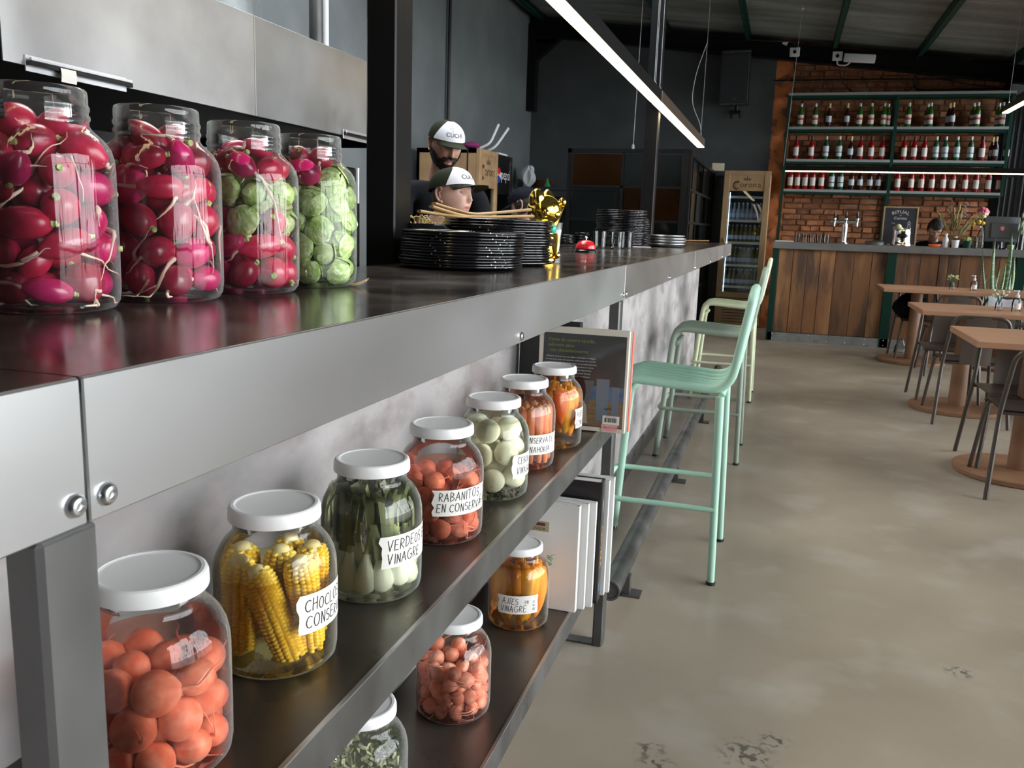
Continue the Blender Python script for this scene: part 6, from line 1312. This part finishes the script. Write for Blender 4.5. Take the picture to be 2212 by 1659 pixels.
mo = thing('till_monitor', 'grey till monitor seen from behind with a small red shield', 'monitor', (2.345,11.20,ZB)); q = MB(); q.lathe([(0,0),(.09,0),(.09,.012),(.03,.018),(.025,.10),(0,.10)], 20); q.build('stand', M['black_gloss'], mo)
q = MB(); q.M = Matrix.Translation((-.0,0,.215)) @ Matrix.Rotation(-.16, 4, 'X'); q.box((-.18,-.02,-.135),(.18,.015,.15), .012, 2); scn = q.build('housing', pm('grey_plastic', (.085,.09,.10), .45), mo); q = MB(); q.M = Matrix.Translation((0,0,.215)) @ Matrix.Rotation(-.16, 4, 'X'); q.box((-.12,-.034,-.10),(.17,-.019,.075), .008); q.build('rear_cover', pm('dark_grey_plastic', (.06,.065,.07), .45), mo)
q = MB(); q.M = Matrix.Translation((0,0,.215)) @ Matrix.Rotation(-.16, 4, 'X'); q.add([(-.02,-.0355,.03),(0,-.0355,.038),(.02,-.0355,.03),(.018,-.0355,.0),(0,-.0355,-.018),(-.018,-.0355,.0)], [(0,1,2,3,4,5)]); q.build('shield_emblem', pm('pink_red_emblem', (.65,.20,.20), .5), scn, smooth=0)
tv = thing('tall_bottle_plant', 'tall slim green glass vase with leaves at the right picture edge', 'vase', (2.53,11.12,ZB)); q = MB(); q.lathe([(0,.003),(.03,.003),(.032,0),(.032,.22),(.018,.27),(.016,.33)], 16); q.build('bottle', M['glass_small'], tv); q = MB()
for k in range(8): q.ell((.012*math.sin(k*2.1), .012*math.cos(k*2.1), .2+.035*k), (.012,.012,.030), 6, 5)
q.build('leaves', pm('soft_green_leaf', (.22,.32,.16), .6), tv)
for i, (x, y) in enumerate(((2.43,11.08),(2.28,11.06))):
    q = MB(); q.lathe([(0,0),(.03,0),(.036,.05),(.030,.055),(0,.05)], 14); simple('small_pot', q, pm('soft_lime_pot', (.36,.48,.16), .5) if i == 0 else M['black_gloss'], (x,y,ZB), ('lime green little pot under the monitor','black card terminal dock under the monitor')[i], ('pot','terminal')[i])

# snake plant on the floor before the bar
sn = thing('snake_plant', 'tall snake plant with yellow edged leaves in front of the bar', 'plant', (2.26,10.60,0)); q = MB(); q.lathe([(0,0),(.13,0),(.17,.34),(.175,.36),(.165,.36),(.15,.33),(0,.32)], 24); q.build('pot', M['mill'], sn)
sgreen = pm('snake_leaf', (.10,.22,.13), .45, var=((.30,.40,.28), 30, .5, .62), stretch=(.4,.4,2.0), rnd=.15); syel = pm('snake_leaf_edge', (.60,.58,.16), .45)
for k, (bx, tx, tz, w) in enumerate(((-.09,-.19,1.17,.020),(-.03,-.08,1.32,.034),(-.02,.00,1.02,.024),(.03,.02,1.08,.022),(.07,.06,1.38,.034),(.09,.14,1.16,.030),(.02,-.04,.95,.03),(.12,.12,.98,.03),(-.10,-.12,.92,.024))):
    def lf(u, v, ww=1.0): tw = v*1.2+k; x = bx+(tx-bx)*v+.015*math.sin(v*5+k); w_ = w*.75*ww*(1.0 if v < .6 else 1-((v-.6)/.4)**1.6); s_ = (u-.5)*2*w_; return (x+s_*math.cos(.5*math.sin(tw)), (k % 3-1)*.05+s_*math.sin(.5*math.sin(tw))+.008*(u-.5)**2*8, .30+(tz-.30)*v)
    q = MB(); q.grid(lambda u, v: lf(u, v), 4, 16); o = q.build('leaf', sgreen, sn, smooth=60)
    if k % 2: q = MB(); q.grid(lambda u, v: Vector(lf(.98+.09*u, v))+Vector((0,-.001,0)), 1, 16); q.grid(lambda u, v: Vector(lf(-.07+.09*u, v))+Vector((0,-.001,0)), 1, 16); q.build('yellow_edge', syel, o)

# ================================================================== TABLES AND CHAIRS
def table(label, yc):
    t = thing('dining_table', label, 'table', (1.78,yc,0), 0, 'wooden dining tables')
    q = MB(); q.box((-.78,-.40,.745),(.78,.40,.780), .003); q.build('tabletop', M['table'], t)
    for x in (-.41,.41):
        q = MB(); q.lathe([(0,.0),(.335,0),(.340,.006),(.340,.028),(.333,.034),(0,.035)], 40, (x,0,0)); q.build('base', M['table_base'], t)
        q = MB(); q.lathe([(.062,.035),(.058,.40),(.055,.72),(.10,.73),(.10,.745)], 20, (x,0,0)); q.build('pedestal', M['table_base'], t)
    return t
table('wooden two pedestal table nearest the camera at the right edge', 5.37); table('wooden two pedestal table in the middle of the row', 7.28); table('wooden two pedestal table farthest back, before the plank bar', 9.90)
def chair_master():
    t = thing('cafe_chair', '', 'chair')
    P = [(-.240,-.285,0),(-.205,-.190,.45),(-.185,-.235,.70),(-.150,-.245,.762),(.150,-.245,.762),(.185,-.235,.70),(.205,-.190,.45),(.240,-.285,0)]
    q = MB(); q.tube(round_path([P[0],P[1],(-.178,-.245,.765),(.178,-.245,.765),P[6],P[7]], .075, 7), .0125, 10); q.build('back_frame', M['chair'], t, smooth=60)
    for s in (-1,1):
        q = MB(); q.tube(round_path([(s*.225,.255,0),(s*.185,.185,.437),(s*.10,.18,.437)], .05, 5), .0115, 10); q.build('front_leg', M['chair'], t, smooth=60)
    q = MB(); q.tube([(-.11,.18,.437),(.11,.18,.437)], .0115, 8); q.tube([(-.2,-.185,.437),(.2,-.185,.437)], .0115, 8); q.build('seat_rail', M['chair'], t, smooth=60)
    q = MB()
    def seat(u, v, e=0): y = -.20+.42*v; x = (-.205+.41*u)*(1-.03*v); return (x, y, .452-.012*math.sin(PI*u)*math.sin(PI*min(1,v*1.1))-(.022*max(0,(v-.85)/.15)**2)+e)
    q.grid(lambda u, v: seat(u, v), 12, 12); q.grid(lambda u, v: seat(1-u, v, -.004), 12, 12); q.build('seat', M['chair'], t, smooth=60)
    q = MB()
    def bk(u, v, e=0): z = .43+.335*v; y = -.192-.055*v+.014*math.sin(PI*v)-.0+e; return (-.10+.20*u, y-.014*math.sin(PI*u)*(1-.3*v), z)
    q.grid(lambda u, v: bk(1-u, v), 8, 10); q.grid(lambda u, v: bk(u, v, -.004), 8, 10); q.build('back_strip', M['chair_back_lit'], t, smooth=60); return t
ch = chair_master()
spots = [(1.325,5.045,0,'bronze steel chair on the near side of the nearest table'),(1.36,5.53,PI,'bronze steel chair on the far side of the nearest table, facing the camera'),(1.34,6.90,.03,'bronze steel chair on the near side of the middle table'),(1.325,7.62,PI-.02,'bronze steel chair on the far side of the middle table, facing the camera'),(1.60,9.22,.05,'bronze steel chair on the near side of the farthest table'),(1.44,10.12,PI,'bronze steel chair with a dark jacket on its seat'),(2.27,10.15,PI+.05,'bronze steel chair on the far side of the farthest table, by the snake plant'),(2.03,9.30,-.04,'bronze steel chair with a pale cloth over its back'),(2.20,6.90,0,'bronze steel chair right of the near one at the middle table'),(2.20,7.62,PI,'bronze steel chair right of the far one at the middle table')]
for i, (x, y, r, lab) in enumerate(spots):
    if i == 0: ch.location = (x,y,0); ch.rotation_euler.z = r; ch['label'] = lab; ch['group'] = 'cafe chairs'
    else: dup(ch, (x,y,0), r, lab, 'cafe chairs')
q = MB()
def jk(u, v):
    a = 2*PI*u; r = 1+.13*math.sin(3*a+1)+.07*math.sin(7*a+4*v); return (.175*r*math.cos(a)*math.sin(PI*min(.98,.12+v*.88))**.5, .13*r*math.sin(a)*math.sin(PI*min(.98,.12+v*.88))**.5, .26*v+.012*math.sin(5*a+6*v))
q.grid(jk, 32, 14, True); tag(q.build('dark_jacket', M['navy'], loc=(1.34,10.07,.449), smooth=80), 'crumpled dark navy jacket on a chair seat by the plank bar', 'jacket')
q = MB(); q.grid(lambda u, v: (-.14+.25*u, (-.016 if v < .5 else .018)*(1 if abs(v-.5) > .12 else abs(v-.5)/.12)-.004*math.sin(9*u), .012+.0-.15*abs(v-.5)*1.6+.006*math.sin(6*u)), 12, 16); tag(q.build('pale_cloth', pm('pale_mint_cloth', (.55,.68,.66), .8, var=((.62,.58,.70), 6, .4, .6)), loc=(2.0,9.053,.768), smooth=80), 'pale mint and lilac cloth hung over a chair back', 'cloth')
q = MB(); q.lathe([(0,.003),(.07,.003),(.072,0),(.06,.08),(.03,.13),(.02,.16),(.022,.17)], 18); tag(q.build('plastic_jug', M['glass_small'], loc=(1.36,10.62,0), smooth=50), 'clear plastic jug on the floor against the plank bar', 'jug')
# table things
def tvase(loc, lab, fl):
    t = thing('bud_vase', lab, 'vase', loc); q = MB(); q.lathe([(0,.003),(.022,.003),(.024,0),(.024,.055),(.015,.07),(.014,.085),(.016,.087)], 16); q.build('bottle', M['glass_small'], t, smooth=50); rg = random.Random(int(loc[1]*10)); 
    s_ = MB(); f = MB()
    for k in range(22): e = Vector((rg.uniform(-.05,.05), rg.uniform(-.05,.05), rg.uniform(.10,.15))); s_.tube([(0,0,.04),(e.x*.3,e.y*.3,.09),e], .0016, 4); f.ell(e, (.009,.009,.008), 6, 5)
    s_.build('sprigs', M['leaf'], t); f.build('blossoms', fl, t)
white_fl = pm('ivory_blossom', (.66,.64,.52), .7); olive_fl = pm('olive_blossom', (.46,.44,.20), .7)
tvase((1.672,9.82,.78), 'little vase of olive and white sprigs on the farthest table', olive_fl); tvase((1.565,7.25,.78), 'little vase of ivory blossoms on the middle table', white_fl)
def sani(loc, lab):
    t = thing('sanitizer_bottle', lab, 'bottle', loc); q = MB(); q.lathe([(0,.002),(.028,.002),(.030,0),(.031,.07),(.026,.092),(.013,.104),(.012,.108)], 18); q.build('bottle', M['glass_small'], t, smooth=50); q = MB(); q.lathe([(0,.004),(.027,.004),(.028,.05),(0,.05)], 16); q.build('gel', M['liq_pale'], t)
    q = MB(); q.lathe([(.014,.104),(.015,.122),(.006,.126),(.006,.145),(.010,.147),(.010,.156),(0,.157)], 14); q.box((-.03,-.006,.147),(.006,.006,.156), .002); q.build('pump', M['cap_white'], t); q = MB(); q.grid(lambda u, v: (.0316*math.cos(-2.2+1.5*u), .0316*math.sin(-2.2+1.5*u), .018+.045*v), 8, 1); q.build('label', M['paper'], t)
sani((1.868,9.80,.78), 'clear pump bottle of sanitizer on the farthest table'); sani((1.675,7.22,.78), 'clear pump bottle of sanitizer on the middle table')

# ================================================================== LAMPS, SPEAKER, CABLES
def pendant(name, label, y0, y1, x, z, w=.068, h=.075, mat=None, axis='y', group=None, cables=()):
    t = thing(name, label, 'lamp', (x,(y0+y1)/2,z) if axis == 'y' else ((y0+y1)/2,x,z), 0, group); hl = (y1-y0)/2
    if axis == 'x': t.rotation_euler.z = -PI/2
    q = MB(); q.box((-w/2,-hl,.004),(w/2,hl,h), .002); q.build('housing', M['black_steel'] if mat is None else mat, t)
    q = MB(); q.box((-w/2+.004,-hl+.004,-.003),(w/2-.004,hl-.004,.006)); q.build('diffuser', M['lamp'] if axis == 'y' else M['lamp2'], t, smooth=0)
    for yc in cables:
        q = MB(); q.lathe([(0,h),(.008,h),(.007,h+.03),(.002,h+.035)], 8, (0,yc,0)); c = q.build('cable_grip', M['alu'], t); q = MB(); xx = t.location.x; top = roof_z(xx if axis == 'y' else (y0+y1)/2+yc)-.1-z; q.tube([(0,yc,h+.03),(.002,yc+.004,top)], .0016, 5); q.build('cable', M['white_wire'], c)
    return t
pendant('linear_pendant', 'long warm linear pendant over the counter, near segment', 2.62, 5.72, -.85, 2.085, group='linear pendants over the counter', cables=(1.45,1.50))
pendant('linear_pendant', 'long warm linear pendant over the counter, far segment', 5.76, 8.86, -.85, 2.085, group='linear pendants over the counter', mat=M['bronze'], cables=(-1.45,1.45))
pendant('linear_pendant', 'long warm linear pendant over the counter, segment above the camera', -.52, 2.58, -.85, 2.085, group='linear pendants over the counter', cables=(-1.4,1.4))
pendant('linear_pendant', 'long linear pendant hung across the front of the far bar', -.055, 2.60, 9.9, 1.940, .06, .055, axis='x', cables=(1.3,))
pendant('linear_pendant', 'end of a linear pendant at the right picture edge', 6.6, 9.72, 1.93, 2.50, .06, .06, mat=M['bronze'], cables=(1.45,-1.45))
q = MB(); q.tube(smooth_path([(-.848,8.77,3.04),(-.93,8.75,2.75),(-.95,8.77,2.50),(-.87,8.80,2.30),(-.85,8.81,2.19)], 6), .003, 6); tag(q.build('loose_cable', M['white_wire']), 'slack pale power cable looping beside the far lamp wire', 'cable')
q = MB(); q.tube([(-1.52,8.9,2.10),(-1.50,8.9,3.75)], .003, 6); q.lathe([(0,0),(.014,0),(.014,.03),(.004,.05)], 8, (-1.52,8.9,2.07)); tag(q.build('hanging_wire', M['white_wire']), 'thin wire from the roof to the top of the glass partition', 'cable')
sk = thing('wall_speaker', 'big black loudspeaker mounted high on the charcoal wall', 'speaker', (-.76,12.25,3.26)); sk.rotation_euler = (rad(6),0,rad(-8))
q = MB(); q.prism([(-.19,-.18),(.19,-.18),(.14,.10),(-.14,.10)], -.34, .34); q.build('cabinet', M['black_gloss'], sk, smooth=0); q = MB(); q.box((-.175,-.195,-.30),(.175,-.178,.30), .004); q.build('grille', pm('speaker_grille', (.035,.037,.045), .6), sk); q = MB(); q.box((-.02,-.197,-.265),(.02,-.194,-.245)); q.build('badge', M['mill'], sk)
for z in (-.325,.31): q = MB(); q.box((-.18,-.19,z),(.18,-.178,z+.014)); q.build('trim_strip', M['mill'], sk)
q = MB(); q.tube([(0,0,-.34),(0,0,-.42),(0,.12,-.42)], .022, 10); q.box((-.07,-.03,-.44),(.07,.03,-.40), .004); q.build('bracket', M['black_steel'], sk)
for s in (-1,1): q = MB(); q.tube([(s*.055,-.02,-.42),(s*.055,-.02,-.50)], .012, 8); q.build('bracket_knob', M['black_steel'], sk)
def jbox(loc, lab):
    t = thing('junction_box', lab, 'junction box', loc); q = MB(); q.box((-.06,-.03,-.055),(.06,0,.055), .006); q.build('box', M['white'], t); q = MB(); q.M = Matrix.Translation((0,-.031,0)) @ Matrix.Rotation(PI/2, 4, 'X'); q.lathe([(0,0),(.022,0),(.022,.006),(0,.006)], 14); q.build('socket', M['black_gloss'], t)
jbox((-.075,12.09,3.545), 'white junction box on the roof beam left of the emergency light'); jbox((.44,12.09,3.485), 'white junction box touching the emergency light')
el = thing('emergency_light', 'white emergency light bar on the roof beam', 'emergency light', (.70,12.09,3.45)); el.rotation_euler = (0,rad(4),0); q = MB(); q.box((-.185,-.06,-.05),(.185,0,.05), .012, 2); q.build('housing', M['white'], el); q = MB(); q.tube(round_path([(-.26,-.02,-.02),(-.25,-.02,-.09),(-.14,-.02,-.09),(-.10,-.02,-.05)], .03), .008, 8); q.build('cable', M['white'], el)
def cable(pts, r, lab, mat='rubber', n=5, name='wall_cable'): q = MB(); q.tube(smooth_path(pts, n), r, 6); return tag(q.build(name, M[mat], smooth=60), lab, 'cable')
cable([(-.075,12.10,3.49),(-.07,12.22,3.42),(-.05,12.34,3.36),(-.055,12.345,3.06)], .010, 'black cable dropping from the left junction box to the bottle rack')
cable([(-.30,12.345,3.245),(.6,12.38,3.25),(1.6,12.38,3.24),(2.2,12.38,3.245)], .009, 'straight horizontal black conduit across the brick wall')
cable([(1.44,12.05,3.60),(1.37,12.1,3.50),(1.38,12.30,3.30),(1.40,12.38,3.16),(1.52,12.385,3.115),(2.0,12.385,3.115),(2.48,12.385,3.115)], .012, 'black conduit bending down from a purlin and running right over the rack')
cable([(.46,12.08,3.43),(.55,12.36,3.20),(.75,12.37,3.08),(1.0,12.37,3.05),(1.3,12.37,3.10),(1.42,12.37,3.18)], .005, 'thin drooping black cable above the bottle rack')
cable([(1.45,12.37,3.24),(1.6,12.37,3.27),(1.9,12.37,3.19),(2.4,12.37,3.12)], .005, 'thin slack cable over the right half of the bottle rack')
cable([(-.62,12.05,3.70),(-.35,12.05,3.68),(-.12,12.08,3.67),(-.08,12.09,3.60)], .012, 'green black conduit running along the beam to the left junction box')
q = MB(); q.box((-.03,-.02,-.025),(.03,0,.025), .004); tag(q.build('white_clip', M['white'], loc=(-.20,12.10,3.66), rot=(0,.4,0)), 'small white clip on the beam above the junction box', 'clip')
cable([(-3.56,9.08,3.60),(-3.56,9.07,3.95)], .022, 'x')
o = [o for o in bpy.data.objects if o.get('label') == 'x'][0]; bpy.data.objects.remove(o)
q = MB(); q.tube([(-3.565,9.05,1.9),(-3.565,9.06,4.1)], .020, 8); tag(q.build('wall_conduit', M['rubber'], smooth=60), 'vertical black conduit on the grey kitchen wall behind the bearded man', 'conduit')
q = MB(); q.tube([(-.075,10.0,2.00),(-.02,9.9,3.60)], .0015, 5); q.lathe([(0,0),(.012,0),(.012,.02),(0,.03)], 8, (-.02,9.9,3.55)); tag(q.build('ceiling_hook_wire', M['white_wire']), 'thin hanging wire with a white hook above the far lamp', 'cable')
for o in bpy.data.objects:
    if o.type == 'EMPTY' and not o.get('label') and o.get('kind') != 'structure' and not o.parent: pass
